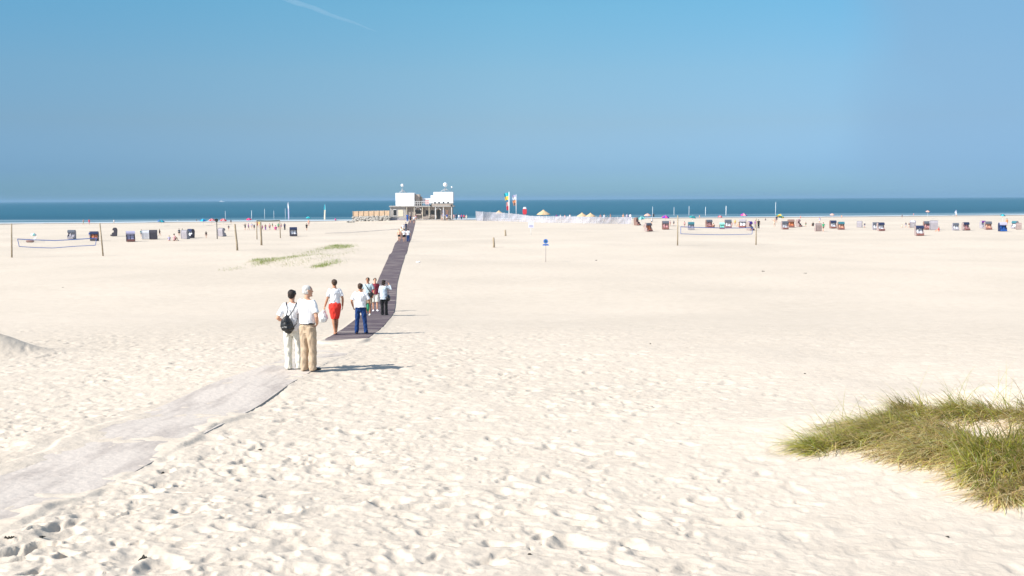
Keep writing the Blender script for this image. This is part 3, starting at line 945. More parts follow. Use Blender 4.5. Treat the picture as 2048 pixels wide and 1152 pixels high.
def place_person(q, px, py, hpx, rz, label, group=None, hm=1.75):
    """hpx = height in the photo in pixels: fixes the person's real size at that distance"""
    p = P(px, py)
    d = math.sqrt(p.y ** 2)
    h = hpx * d / F * 1.0
    z = GZ(p.x, p.y)
    for a, b, lift in ((nearA, nearB, .016), (darkA, darkB, .035)):
        if path_dist(np.array([p.x]), np.array([p.y]), a, b)[0] < 0:
            z = max(z, float(gbase(p.x, p.y)) + lift)
    r = root('person', (p.x, p.y, z), rz, label, 'person', group, h / hm)
    parts, info = make_person(q)
    for n, me, m in parts:
        obj(n, me, m, r)
    return r, info

# --- the couple at the end of the near mat
q1 = dict(fem=True, feet=((-.10, -.02, .085), (.12, .03, .085)), elbows=((-.325, .02, 1.12), (.27, .10, 1.14)), wrists=((-.21, .20, 1.04), (.20, .26, 1.20)),
          hands=((.9, .3, -.1), (-.7, .4, .1)), curl=(.5, .7), turn=-.12, nod=.05, hair='short', haircol=HAIR_BLACK, voxel=.008,
          clothes=[('shirt', .86, .75, .03, WHITE), ('trousers', .98, 2, .022, CREAM, 'trousers', .004), ('shoes', SHOE)])
w1, i1 = place_person(q1, 587, 740, 161, .05, 'person with short black hair, white top and cream trousers, left of the nearest pair', 'people standing on the mats')
q2 = dict(feet=((-.085, -.03, .085), (.10, .02, .085)), elbows=((-.23, .10, 1.13), (.29, -.04, 1.13)), wrists=((-.18, .30, 1.06), (.19, .08, .98)),
          hands=((.1, .9, -.1), (-.6, .5, -.5)), curl=(.6, .5), turn=-.45, nod=.05, hair='thin', haircol=HAIR_WHITE, fat=.94, headx=.01, voxel=.008,
          clothes=[('shirt', .98, .72, .035, WHITE), ('trousers', 1.0, 2, .022, BEIGE, 'trousers', .004), ('shoes', SHOE), ('belt', SHOE, .985, .172, .132)])
w2, i2 = place_person(q2, 617, 744, 174, -.55, 'white haired person in white shirt and beige trousers, right of the nearest pair', 'people standing on the mats')

# --- walkers and standers further along
q3 = dict(fem=True, feet=((-.02, -.07, .085), (.035, .07, .075)), knees=((-.055, .02, .49), (.06, .05, .49)), elbows=((-.235, -.03, 1.14), (.245, -.04, 1.14)), wrists=((-.31, .03, .90), (.25, .05, .90)),
          curl=(1.1, .5), turn=.1, hair='short', voxel=.009, skin=SKIN2, splay=.05,
          clothes=[('shirt', .98, .72, .028, WHITE), ('skirt', 1.04, .50, .024, RED, -.036)])
w3, i3 = place_person(q3, 671, 671, 111, .30, 'barefoot person in white T-shirt and red skirt walking away onto the dark path', 'people standing on the mats')
q4 = dict(feet=((-.15, 0, .085), (.17, .02, .085)), elbows=((-.30, -.02, 1.14), (.31, 0, 1.14)), wrists=((-.27, .10, .94), (.29, .10, .92)),
          curl=(.6, .6), turn=-.1, hair='short', voxel=.009, fat=1.12, skin=SKIN2,
          clothes=[('shirt', .92, .8, .04, WHITE), ('trousers', 1.0, 2, .016, JEANS), ('shoes', SHOE)])
w4, i4 = place_person(q4, 722, 670, 102, .0, 'person in white shirt and blue jeans, legs apart, on the near end of the path', 'people standing on the mats')
q5 = dict(feet=((-.09, .05, .085), (.10, -.04, .085)), elbows=((-.28, -.03, 1.14), (.29, .02, 1.16)), wrists=((-.28, .12, .94), (.24, .22, 1.04)),
          curl=(.6, .9), hair='short', voxel=.010, skin=SKIN2,
          clothes=[('shirt', .90, .72, .03, GREYSHIRT), ('trousers', .96, .85, .03, BEIGE, 'shorts'), ('shoes', CREAM)])
w5, i5 = place_person(q5, 737, 632, 76, math.pi - .15, 'person in pale blue grey T-shirt facing us, half hidden behind the blue jeans', 'people standing on the mats')
q6 = dict(fem=True, feet=((-.09, .10, .10), (.10, -.06, .085)), elbows=((-.26, -.04, 1.14), (.27, .0, 1.14)), wrists=((-.27, .14, .96), (.27, .10, .92)),
          curl=(.6, .6), hair='short', voxel=.010,
          clothes=[('shirt', .90, .7, .03, MAROON), ('trousers', .96, 1.0, .03, CREAM, 'shorts'), ('shoes', WHITE)])
w6, i6 = place_person(q6, 751, 624, 67, math.pi + .2, 'person in maroon top and cream shorts walking towards us on the dark path', 'people standing on the mats')
q7 = dict(fem=True, feet=((-.08, 0, .085), (.11, .03, .085)), elbows=((-.24, .05, 1.14), (.36, .08, 1.30)), wrists=((-.20, .22, 1.05), (.20, .16, 1.58)),
          hands=(None, (-.7, .1, .5)), curl=(.6, .3), hair='bob', haircol=HAIR_BLACK, voxel=.010, turn=-.3,
          clothes=[('shirt', .80, 1.5, .035, PALEBLUE), ('trousers', .98, 2, .020, BLACKC, 'trousers', .01), ('shoes', SHOE)])
w7, i7 = place_person(q7, 768, 632, 71, -.25, 'black haired person in long pale shirt and black trousers, right arm raised', 'people standing on the mats')

# --- bags they carry (things of their own)
def world(r, v):
    return Matrix.Translation(r.location) @ Matrix.Rotation(r.rotation_euler.z, 4, 'Z') @ Matrix.Scale(r.scale.x, 4) @ Vector(v)

def at_person(name, w, local, label, cat, rz=0):
    p = world(w, local)
    return root(name, p, w.rotation_euler.z + rz, label, cat, None, w.scale.x)

bp = at_person('backpack', w1, (-.085, -.20, 1.03), 'small black leather backpack hanging low on the back of the left person of the pair', 'backpack')
c = MB()
c.loft([(.02, .0, -.17), (.03, -.01, -.12), (.0, -.03, -.02), (-.01, -.02, .08), (.01, 0, .155)], [(.085, .05), (.135, .075), (.14, .08), (.11, .065), (.05, .04)], 16, True, up=(1, 0, 0))
c.loft([(-.08, -.07, -.08), (0.02, -.10, -.09), (.11, -.07, -.08)], [(.03, .05), (.035, .055), (.03, .05)], 10, True)
obj('body', remesh(c, .008, 2, .004, 2), LEATHER, bp)
c = MB(); c.loft([(-.06, -.075, .06), (0, -.105, .03), (.07, -.075, .06)], [(.02, .012)] * 3, 8)
c.build('flap', LEATHER, bp, True)
for s in (-1, 1):
    c = MB()
    c.loft([(.01 + s * .03, .0, .15), (.085 + s * .06, .03, .30), (.085 + s * .105, .10, .42), (.085 + s * .115, .21, .45)], [(.011, .006)] * 4, 8, True)
    c.build('strap', LEATHER, bp, True)
c = MB(); c.loft([(.10, 0, -.12), (.20, .04, .0), (.225, .12, .18), (.20, .21, .36)], [(.009, .005)] * 4, 8); c.build('strap', LEATHER, bp, True)

cb = at_person('carrier_bag', w3, (-.345, .035, .775), 'crumpled white plastic carrier bag hanging from the left hand beside the red skirt', 'bag')
c = MB()
c.loft([(-.02, 0, -.33), (-.03, 0, -.27), (-.035, .01, -.17), (-.02, 0, -.09), (0, 0, -.03)], [(.12, .07), (.165, .085), (.155, .08), (.11, .05), (.035, .02)], 18, True, up=(1, 0, 0))
obj('sack', remesh(c, .009, 2, .006, 4), PLASTIC, cb)
for s in (-1, 1):
    c = MB(); c.loft([(s * .07 - .01, s * .01, -.09), (s * .045, s * .01, -.03), (s * .015, 0, .012)], [(.018, .006)] * 3, 8); c.build('handle', PLASTIC, cb, True)

hb = at_person('handbag', w7, (.27, -.06, .88), 'black shoulder bag hanging at the right side of the person with the raised arm', 'bag')
c = MB()
c.loft([(0, 0, -.12), (0, 0, -.08), (0, 0, .02), (0, 0, .10)], [(.08, .06), (.10, .16), (.095, .17), (.05, .12)], 14, True, up=(1, 0, 0))
obj('body', remesh(c, .012, 2, .004, 2), LEATHER, hb)
c = MB(); c.loft([(0, .1, .08), (-.03, .10, .30), (-.09, .05, .55), (-.10, .0, .58), (-.08, -.06, .50), (-.02, -.06, .28), (0, -.08, .08)], [.009] * 7, 7); c.build('strap', LEATHER, hb, True)

sb_ = at_person('shoulder_bag', w5, (-.16, .15, .98), 'small dark bag on a black strap worn with the pale blue grey T-shirt', 'bag')
c = MB(); c.loft([(0, 0, -.12), (0, 0, -.08), (0, 0, .08), (0, 0, .11)], [(.09, .03), (.12, .05), (.12, .05), (.08, .03)], 14, True, up=(1, 0, 0))
obj('body', remesh(c, .012, 1), LEATHER, sb_)
c = MB(); c.loft([(0, 0, .1), (.10, .02, .25), (.24, .0, .44), (.28, -.12, .47)], [(.014, .006)] * 4, 8); c.build('strap', LEATHER, sb_, True)

gb = at_person('pouch', w4, (.25, .02, .93), 'small green pouch at the right hip of the person in blue jeans', 'pouch')
c = MB(); c.loft([(0, 0, -.11), (0, 0, -.05), (0, 0, .07), (0, 0, .11)], [(.05, .05), (.06, .09), (.055, .08), (.03, .05)], 12, True, up=(1, 0, 0))
obj('body', remesh(c, .012, 1), GREEN, gb)
c = MB(); c.loft([(0, .05, .09), (-.02, .03, .16), (-.03, -.03, .16), (0, -.05, .09)], [.007] * 4, 7); c.build('strap', GREEN, gb, True)

# ------------------------------------------------------------------ colours of far things
def C(name, col, **k): return material(name, col, k.pop('rough', .85), k.pop('var', .10), k.pop('scale', 6), **k)
PAL = dict(
    navy=C('navy_canvas', (0.022, 0.032, 0.085)), grey=C('grey_canvas', (0.10, 0.11, 0.14)), teal=C('teal_canvas', (0.04, 0.16, 0.20)),
    blue=C('blue_canvas', (0.02, 0.09, 0.34)), pale=C('pale_stripe_canvas', (0.62, 0.56, 0.56), kind='stripes'), white=C('white_canvas', (0.74, 0.74, 0.78)),
    rattan=C('pale_rattan', (0.40, 0.31, 0.29), kind='weave'),
    pink=C('pink_canvas', (0.62, 0.34, 0.34)), orange=C('orange_canvas', (0.68, 0.26, 0.12)), brown=C('brown_wicker', (0.30, 0.18, 0.15), kind='weave'),
    dark=C('dark_wicker', (0.09, 0.08, 0.10), kind='weave'), greyw=C('grey_wicker', (0.40, 0.37, 0.40), kind='weave'), redw=C('red_brown_wicker', (0.30, 0.13, 0.11), kind='weave'),
    lilac=C('lilac_canvas', (0.42, 0.40, 0.55)), cyan=C('cyan_canvas', (0.03, 0.42, 0.50)), sea=C('sea_green_canvas', (0.02, 0.30, 0.30)), mint=C('mint_canvas', (0.25, 0.62, 0.54)),
    red=C('red_canvas', (0.60, 0.04, 0.06)), magenta=C('magenta_canvas', (0.55, 0.06, 0.26)), purple=C('purple_canvas', (0.20, 0.03, 0.30)), yellow=C('yellow_canvas', (0.75, 0.52, 0.10)),
    violet=C('violet_canvas', (0.10, 0.04, 0.36)), peach=C('peach_canvas', (0.72, 0.40, 0.28)), black=BLACKC, skinc=SKIN, tan=SKIN2, green=GREEN,
    cream=C('cream_canvas', (0.66, 0.58, 0.45)))
WOOD = material('weathered_post_wood', (0.35, 0.28, 0.195), .9, .25, 6, .5, 40)
GREYWOOD = material('grey_weathered_boards', (0.46, 0.43, 0.40), .9, .2, 3, .4, 30, kind='planks')
STEEL = material('galvanised_steel', (0.45, 0.46, 0.47), .45, .08, 12, metal=.6)
WPAINT = material('white_painted_panel', (0.80, 0.80, 0.80), .6, .03, 2, .1, 20)
WPOLE = material('white_pole', (0.72, 0.72, 0.72), .5, .04, 5)

# ------------------------------------------------------------------ hooded wicker beach chairs
def chair_meshes():
    M = {}
    c = MB()
    side = [(-.36, .06), (-.38, .60), (-.30, .70), (-.10, .76), (-.03, .90), (-.10, 1.30), (-.16, 1.50), (-.02, 1.60), (.24, 1.60), (.40, 1.50), (.50, 1.20), (.46, .70), (.40, .06)]
    for s in (-1, 1):
        a, b = sorted((s * .62, s * .57))
        c.prism(side, a, b)
    c.prism([(.36, .10), (.42, .70), (.46, 1.20), (.37, 1.47), (.24, 1.57), (-.02, 1.57), (-.02, 1.53), (.22, 1.53), (.33, 1.44), (.42, 1.19), (.38, .70), (.32, .10)], -.569, .569)
    M['shell'] = c.mesh('shell', [], False)
    c = MB(); c.box((0, .0, .23), (1.136, .70, .34)); M['seat_box'] = c.mesh('seat_box', [])
    c = MB()
    for x in (-.28, .28): c.loft([(x, -.30, .44), (x, .0, .45), (x, .22, .45)], [(.26, .05)] * 3, 12, True, up=(1, 0, 0))
    M['seat_cushion'] = c.mesh('seat_cushion', [], True)
    c = MB()
    for x in (-.28, .28): c.loft([(x, .06, .54), (x, .12, .85), (x, .20, 1.16)], [(.26, .06)] * 3, 12, True, up=(1, 0, 0))
    M['back_cushion'] = c.mesh('back_cushion', [], True)
    c = MB(); c.prism([(-.16, 1.50), (-.24, 1.36), (-.24, 1.14), (-.22, 1.14), (-.21, 1.36), (-.10, 1.56), (.20, 1.605), (.24, 1.625), (-.04, 1.625)], -.63, .63); M['awning'] = c.mesh('awning', [])
    c = MB(); c.box((0, -.52, .20), (1.02, .28, .22)); c.box((0, -.52, .33), (1.0, .26, .05)); M['footrest'] = c.mesh('footrest', [])
    return M
CM = chair_meshes()
def beach_chair(px, py, hpx, rot, awn, shell, cush, label, foot=None):
    if shell in ('redw', 'brown') and foot is None: foot, shell = 'redw', ('rattan' if shell == 'redw' else 'brown')
    p = P(px, py)
    s = min(1.2, max(.75, hpx * p.y / F / 1.5))
    r = root('beach_chair', (p.x, p.y, GZ(p.x, p.y) - .02), R(rot), label, 'beach chair', 'hooded beach chairs on the sand', s)
    for n, m in (('shell', shell), ('seat_box', foot or shell), ('seat_cushion', cush), ('back_cushion', cush), ('awning', awn), ('footrest', foot or shell)):
        obj(n, CM[n], PAL[m], r, True)
    return r

CHAIRS = [  # px, foot py, height px, turn, awning, shell, cushion, label
    (143.5, 478, 17, 0, 'grey', 'greyw', 'pale', 'grey hooded beach chair with pale cushions, seen through the left volleyball net'),
    (189, 482, 18, 8, 'navy', 'dark', 'orange', 'navy beach chair with orange striped cushions beside the leaning left net post'),
    (229, 472.5, 16, -75, 'grey', 'dark', 'white', 'grey beach chair turned sideways to the left, its footrest pulled out', 'dark'),
    (261.5, 483.5, 20, 25, 'lilac', 'dark', 'lilac', 'dark beach chair with lilac cushions, nearest one on the left beach', 'redw'),
    (291, 478.5, 17, 200, 'black', 'white', 'white', 'white backed beach chair with black top, turned away, left in its cluster'),
    (307, 479, 18, 195, 'navy', 'dark', 'teal', 'dark blue grey beach chair seen from behind with reddish base, right in its cluster', 'redw'),
    (371, 478, 17, 160, 'teal', 'greyw', 'white', 'pale beach chair turned away beside the navy one left of the dark sign post'),
    (381, 476, 17, -35, 'navy', 'dark', 'white', 'navy hooded beach chair with white cushions left of the dark sign post'),
    (444, 473, 16, 150, 'grey', 'greyw', 'lilac', 'lilac covered beach chair turned away, just right of the dark sign post'),
    (587, 472.5, 17, 20, 'navy', 'dark', 'white', 'dark beach chair with white towel, alone right of the wooden posts'),
    (1274, 451, 15, 60, 'brown', 'brown', 'pink', 'brown beach chair turned to the left at the end of the white windbreak'),
    (1297, 463, 16, 30, 'grey', 'redw', 'orange', 'red brown beach chair in front of the end of the white windbreak'),
    (1331, 459, 16, 0, 'grey', 'brown', 'pink', 'grey topped beach chair under the magenta parasol left of the right net'),
    (1382, 460, 15, 0, 'teal', 'greyw', 'pale', 'teal topped beach chair under the sea green parasol, behind the net'),
    (1418, 455.5, 15, 12, 'grey', 'brown', 'pink', 'wide brown beach chair with pink cushions behind the middle of the net'),
    (1444, 458, 12, -10, 'mint', 'brown', 'mint', 'small mint covered beach chair behind the net'),
    (1456, 456.5, 16, 0, 'grey', 'redw', 'white', 'grey topped beach chair with white cushions beside the mint one'),
    (1485, 455.5, 16, -20, 'greyw', 'brown', 'white', 'brown framed beach chair below the purple parasol'),
    (1500, 461, 17, 55, 'violet', 'redw', 'pink', 'violet and red brown beach chair at the right end of the net'),
    (1569.5, 459, 15.5, 10, 'grey', 'redw', 'white', 'grey topped beach chair beneath the green and yellow parasol'),
    (1582, 455, 15, 0, 'brown', 'brown', 'orange', 'brown beach chair with bright orange cushions'),
    (1597, 453.5, 14, 55, 'pink', 'redw', 'pink', 'pink beach chair turned left, right of the orange cushioned one'),
    (1636, 462.5, 15, 185, 'white', 'redw', 'white', 'white backed beach chair with red brown foot seen from behind'),
    (1666, 457, 15, 5, 'navy', 'brown', 'white', 'navy topped beach chair, left one of a pair with white cushions'),
    (1682, 459.5, 15, 0, 'teal', 'brown', 'peach', 'teal topped beach chair, right one of a pair, peach foot'),
    (1719, 455, 12, 150, 'lilac', 'greyw', 'lilac', 'pale grey beach chair turned away in the gap between two pairs'),
    (1751, 459.5, 14, 0, 'grey', 'greyw', 'white', 'grey beach chair half hidden behind a navy topped neighbour'),
    (1761.5, 462, 16, 10, 'navy', 'redw', 'white', 'navy topped beach chair with red foot in front of a grey one'),
    (1825, 455, 13, 170, 'white', 'greyw', 'white', 'white covered beach chair turned away left of the nearest right hand chair'),
    (1838.5, 471.5, 19, 0, 'navy', 'redw', 'white', 'navy topped beach chair with red foot, nearest of all on the right'),
    (1854, 459.5, 16, 0, 'grey', 'brown', 'pink', 'grey topped beach chair with pink cushions behind the nearest one'),
    (1867, 460, 18, 165, 'white', 'greyw', 'white', 'tall white beach chair seen from behind next to the pink cushioned one'),
    (1911, 461, 14, 0, 'grey', 'greyw', 'white', 'pale grey beach chair with white cushions, left of a widely spaced pair'),
    (1931.5, 461, 15.5, 15, 'navy', 'redw', 'pink', 'navy and red beach chair, right of a widely spaced pair'),
    (1966, 456.5, 14, 30, 'purple', 'greyw', 'white', 'purple topped beach chair tucked behind a grey topped one'),
    (1976, 459.5, 15.5, 0, 'grey', 'redw', 'peach', 'grey topped beach chair with peach cushions, left of the bright blue one'),
    (2005, 463, 17, 0, 'lilac', 'navy', 'blue', 'bright blue beach chair with orange foot near the right edge', 'blue'),
    (2029, 457, 14, -70, 'teal', 'greyw', 'white', 'teal hooded beach chair turned sideways at the right edge'),
    (2037, 459, 11, 160, 'red', 'redw', 'red', 'low red beach chair turned away, last at the right edge'),
]
for e in CHAIRS: beach_chair(*e)

# ------------------------------------------------------------------ parasols
def canopy(r, h, cols, n=16, valance=.10, flat=False):
    c = MB()
    rr = [0.01, .35, .7, 1.0]
    vs = []; 
    for k, f in enumerate(rr):
        for i in range(n):
            w = 2 * math.pi * i / n
            sag = 1 - .05 * (1 if i % 2 else 0) * f
            z = h * (1 - f ** 1.35)
            vs.append((r * f * sag * math.cos(w), r * f * sag * math.sin(w), z))
    for i in range(n):
        w = 2 * math.pi * i / n
        vs.append((r * 1.0 * (1 - .05 * (i % 2)) * math.cos(w), r * (1 - .05 * (i % 2)) * math.sin(w), -valance))
    top = len(vs)
    vs += [(x * .99, y * .99, z - .012) for x, y, z in vs]
    fs = []; mi = []
    for k in range(len(rr)):
        for i in range(n):
            j = (i + 1) % n
            q = (k * n + i, k * n + j, (k + 1) * n + j, (k + 1) * n + i)
            fs.append(q); mi.append((i // 2) % cols)
            fs.append(tuple(v + top for v in q[::-1])); mi.append((i // 2) % cols)
    c.v = vs; c.f = fs; c.mi = mi
    return c
def parasol(px, ytop, w, pyf, cols, label, tilt=0, cat='parasol'):
    p = P(px, pyf)
    d = p.y
    hh = (pyf - ytop) * d / F; rad = w * d / F / 2
    r = root('parasol', (p.x, p.y, GZ(p.x, p.y)), 0, label, cat, 'parasols on the beach')
    c = MB(); c.tube((0, 0, -.2), (0, 0, hh - .1), .025, .022, 8); c.build('pole', WPOLE, r, True)
    cp = canopy(rad, rad * .52, len(cols)).build('canopy', [PAL[k] for k in cols], r, False, (0, 0, hh - rad * .52))
    cp.rotation_euler = (R(8), R(tilt), random.random())
    c = MB(); c.tube((0, 0, -.02), (0, 0, .1), .03, .012, 8)
    c.build('finial', WPOLE, r, True, (math.sin(R(tilt)) * rad * .5, 0, hh - .02))
    return r
for e in [
    (322.5, 439, 14, 452, ('cyan', 'blue', 'teal'), 'turquoise and blue parasol standing alone on the left beach', 8),
    (407, 437, 15, 451, ('blue', 'cyan'), 'wide blue parasol left of the dark sign post', 0),
    (447, 437, 14, 449, ('red', 'pink'), 'faint red low parasol at the waterline right of the dark sign post', 0),
    (424, 437, 13, 449, ('pink', 'red'), 'faint red low parasol at the waterline left of the dark sign post', 0),
    (498, 436, 11, 449, ('red', 'magenta'), 'small red parasol behind the group playing on the left beach', -5),
    (617, 433, 9, 447, ('cyan', 'sea'), 'small turquoise parasol right of the lone dark beach chair', 0),
    (68, 466, 11, 482, ('mint', 'white'), 'small mint and white parasol inside the left volleyball net', 20),
    (1283, 432.5, 15, 452, ('mint', 'teal'), 'mint and teal parasol at the end of the white windbreak', -12),
    (1295, 427, 14, 444, ('peach', 'pink'), 'peach parasol on the waterline behind the mint and teal one', 0),
    (1331, 430.5, 16, 452, ('violet', 'magenta'), 'magenta and violet parasol over a grey topped beach chair', 0),
    (1385, 431, 14, 449, ('sea', 'teal'), 'sea green parasol just right of the left post of the right net', 10),
    (1440, 431, 9, 446, ('red', 'pink'), 'small red parasol behind the middle of the right net', 5),
    (1487, 426.5, 14, 446, ('purple', 'magenta', 'pink'), 'purple and pink parasol behind the right half of the net', 0),
    (1560, 428, 17, 448, ('sea', 'yellow', 'mint'), 'big green and yellow parasol tilted to the right', 22),
    (1664, 427, 9, 441, ('pink', 'peach'), 'tiny pink parasol at the waterline behind the navy and teal pair', 0),
    (1855, 421, 8, 438, ('pink', 'peach'), 'tiny pink parasol at the waterline above the pink cushioned chair', 0),
    (2005, 428, 11, 445, ('cyan', 'teal'), 'turquoise parasol behind the bright blue beach chair', 0),
    (1826, 440, 11, 456, ('white', 'lilac'), 'white parasol low over the white covered chair on the right', 0),
]: parasol(*e)

# ------------------------------------------------------------------ thatched parasols
STRAW = material('straw', (0.56, 0.40, 0.24), .95, .22, 14, .9, 60)
def thatch(px, ytop, w, pyf, label):
    p = P(px, pyf); d = p.y
    hh = (pyf - ytop) * d / F; rad = w * d / F / 2
    r = root('thatched_parasol', (p.x, p.y, GZ(p.x, p.y)), 0, label, 'parasol', 'thatched parasols behind the windbreak')
    c = MB(); c.tube((0, 0, -.2), (0, 0, hh - .2), .06, .05, 10); c.build('pole', WOOD, r, True)
    c = MB(); n = 40; H = rad * .62
    vs = []; fs = []
    L = [(0.03, H + .12), (.12, H), (.30, H * .74), (.34, H * .70), (.62, H * .42), (.66, H * .40), (.97, .02), (1.0, -.12), (.93, -.12), (.6, H * .25), (.03, H * .7)]
    for k, (f, z) in enumerate(L):
        for i in range(n):
            w_ = 2 * math.pi * i / n
            j = 1 + (.04 * random.uniform(-1, 1) if f > .2 else 0)
            vs.append((rad * f * j * math.cos(w_), rad * f * j * math.sin(w_), z + (random.uniform(-.08, .03) if k in (7, 8) else 0)))
    for k in range(len(L) - 1):
        for i in range(n):
            j = (i + 1) % n
            fs.append((k * n + i, k * n + j, (k + 1) * n + j, (k + 1) * n + i))
    c.add(vs, fs)
    c.build('thatch', STRAW, r, False, (0, 0, hh - H - .12))
thatch(998, 418, 18, 437, 'straw parasol behind the left end of the white windbreak')
thatch(1087, 419.5, 27, 440, 'widest straw parasol, right of the red banner behind the windbreak')
thatch(1164, 425, 22, 442, 'left of two overlapping straw parasols behind the windbreak')
thatch(1181, 425.5, 20, 443, 'right of two overlapping straw parasols behind the windbreak')

# ------------------------------------------------------------------ white windbreak
def mesh_cloth():
    m = bpy.data.materials.new('windbreak_netting'); m.use_nodes = True
    nt = m.node_tree; b = nt.nodes['Principled BSDF']
    b.inputs['Base Color'].default_value = (0.48, 0.47, 0.52, 1); b.inputs['Roughness'].default_value = .8
    tc = nt.nodes.new('ShaderNodeTexCoord'); n = nt.nodes.new('ShaderNodeTexNoise'); n.inputs['Scale'].default_value = .7; n.inputs['Detail'].default_value = 4
    mr = nt.nodes.new('ShaderNodeMapRange'); mr.inputs['From Min'].default_value = .3; mr.inputs['From Max'].default_value = .7
    mr.inputs['To Min'].default_value = .30; mr.inputs['To Max'].default_value = .80
    nt.links.new(tc.outputs['Object'], n.inputs['Vector']); nt.links.new(n.outputs[0], mr.inputs['Value']); nt.links.new(mr.outputs[0], b.inputs['Alpha'])
    return m
def windbreak():
    keys = [(952, 441.5, 19), (966, 442, 18.5), (1000, 442.5, 17.5), (1040, 443.5, 15), (1062, 444.5, 12.5), (1100, 445.5, 13), (1160, 446.5, 13.5), (1220, 447.5, 13.5), (1263, 448, 14)]
    base = P(952, 441.5)
    r = root('windbreak', base, 0, 'long white netting windbreak on posts, taller at its left end, between station and beach chairs', 'windbreak')
    pts = []
    for i in range(45):
        px = 952 + (1263 - 952) * i / 44
        py = np.interp(px, [k[0] for k in keys], [k[1] for k in keys]); hp = np.interp(px, [k[0] for k in keys], [k[2] for k in keys])
        p = P(px, py); p.z = GZ(p.x, p.y)
        pts.append((p - base, hp * p.y / F))
    c = MB(); vs = []; fs = []
    n = len(pts)
    for k, (p, h) in enumerate(pts):
        w = .10 * math.sin(k * 2.1)
        for t in (0, .5, 1): vs.append((p.x, p.y + w * (t == .5), p.z + h * t - (.03 if (k % 2 and t == 1) else 0)))
        for t in (0, .5, 1): vs.append((p.x, p.y + .02 + w * (t == .5), p.z + h * t - (.03 if (k % 2 and t == 1) else 0)))
    for k in range(n - 1):
        a = k * 6; b = a + 6
        fs += [(a, b, b + 1, a + 1), (a + 1, b + 1, b + 2, a + 2)]
        fs += [(a + 3, a + 4, b + 4, b + 3), (a + 4, a + 5, b + 5, b + 4)]
        fs += [(a + 2, b + 2, b + 5, a + 5)]
    c.add(vs, fs); c.build('netting', mesh_cloth(), r)
    for k in range(0, n, 2):
        p, h = pts[k]
        c = MB(); c.tube((p.x, p.y - .04, p.z - .2), (p.x, p.y - .04, p.z + h + .08), .03, .03, 8); c.build('post', WPOLE, r, True)
    return r
windbreak()

# ------------------------------------------------------------------ volleyball nets, posts, signs, flags
EYEPOS = Vector((0, 0, CAM_Z))
def plane_pt(A, B, px, py):
    d = ray(px, py); n = Vector((-(B.y - A.y), B.x - A.x, 0))
    return EYEPOS + d * (n.dot(A - EYEPOS) / n.dot(d))
TAPE = material('blue_net_tape', (0.09, 0.16, 0.42), .7, .08)
OLIVE = material('olive_net_tape', (0.16, 0.17, 0.07), .8, .1)
CORD = material('net_cord', (0.45, 0.45, 0.45), .8, .1)
def vnet(post, top, bot, side, label, tape=TAPE, tr=.045, netting=True):
    A = P(*post[0][1]); B = P(*post[1][1])
    A.z = GZ(A.x, A.y); B.z = GZ(B.x, B.y)
    r = root('volleyball_net', A, 0, label, 'volleyball net', 'volleyball nets on the beach')
    tops = []
    for (tpx, ft), base in zip(post, (A, B)):
        t = plane_pt(A, B, *tpx); tops.append(t)
        c = MB(); c.loft([base - A + Vector((0, 0, -.3)), base - A + (t - base) * .5, t - A], [.085, .08, .065], 10, False); c.build('post', WOOD, r, True)
    tp = [plane_pt(A, B, *q) - A for q in top]; bt = [plane_pt(A, B, *q) - A for q in bot]
    c = MB()
    c.loft(tp, [(.012, tr)] * len(tp), 8, False, up=(0, 1, 0)); c.build('top_tape', tape, r)
    if bt:
        c = MB(); c.loft(bt, [(.012, tr * .8)] * len(bt), 8, False, up=(0, 1, 0)); c.build('bottom_tape', tape, r)
        for a, b in ((tp[0], bt[0]), (tp[-1], bt[-1])):
            c = MB(); c.loft([a, b], [tr * .8] * 2, 8, False); c.build('side_tape', tape, r)
        if netting:
            c = MB()
            ta = np.array([v[:] for v in tp]); ba = np.array([v[:] for v in bt])
            def it(a, t):
                u = np.linspace(0, 1, len(a)); return Vector([np.interp(t, u, a[:, k]) for k in range(3)])
            for k in range(1, 80):
                c.tube(it(ta, k / 80), it(ba, k / 80), .0016, None, 4)
            for k in range(1, 7):
                L = [it(ta, t / 12).lerp(it(ba, t / 12), k / 7) for t in range(13)]
                c.loft(L, [.0016] * 13, 4, False)
            c.build('netting', CORD, r)
        c = MB()
        for (t0, q) in ((0, tp[0]), (0, bt[0]), (1, tp[-1]), (1, bt[-1])):
            base = (A, B)[t0] - A; tt = tops[t0] - A
            f = (q.z - base.z) / (tt.z - base.z)
            c.tube(base.lerp(tt, min(1, f + .06)), q, .006, None, 5)
        c.build('rope', CORD, r)
    return r
vnet([((23, 447), (23.5, 515)), ((199.5, 446), (206.5, 512))], [(35, 478), (60, 479.5), (110, 481), (150, 479), (193, 476)],
     [(38.5, 493), (70, 495), (105, 496), (150, 492.5), (191, 490.5)], None, 'volleyball net with sagging blue tape on the left beach, its right post leaning')
vnet([((1355.5, 431), (1355, 491)), ((1512.5, 437), (1512, 490))], [(1361.5, 453.5), (1400, 455), (1440, 456), (1480, 456), (1505, 455)],
     [(1361.5, 467.5), (1400, 469), (1440, 469.5), (1480, 469), (1504, 468)], None, 'volleyball net with blue tape between straight posts on the right beach')
vnet([((513, 441), (514, 479)), ((559, 440.5), (561, 476))], [(513.5, 441.5), (536, 442), (559, 441)], [], None, 'high olive tape strung between two wooden posts on the left beach', OLIVE, .06)

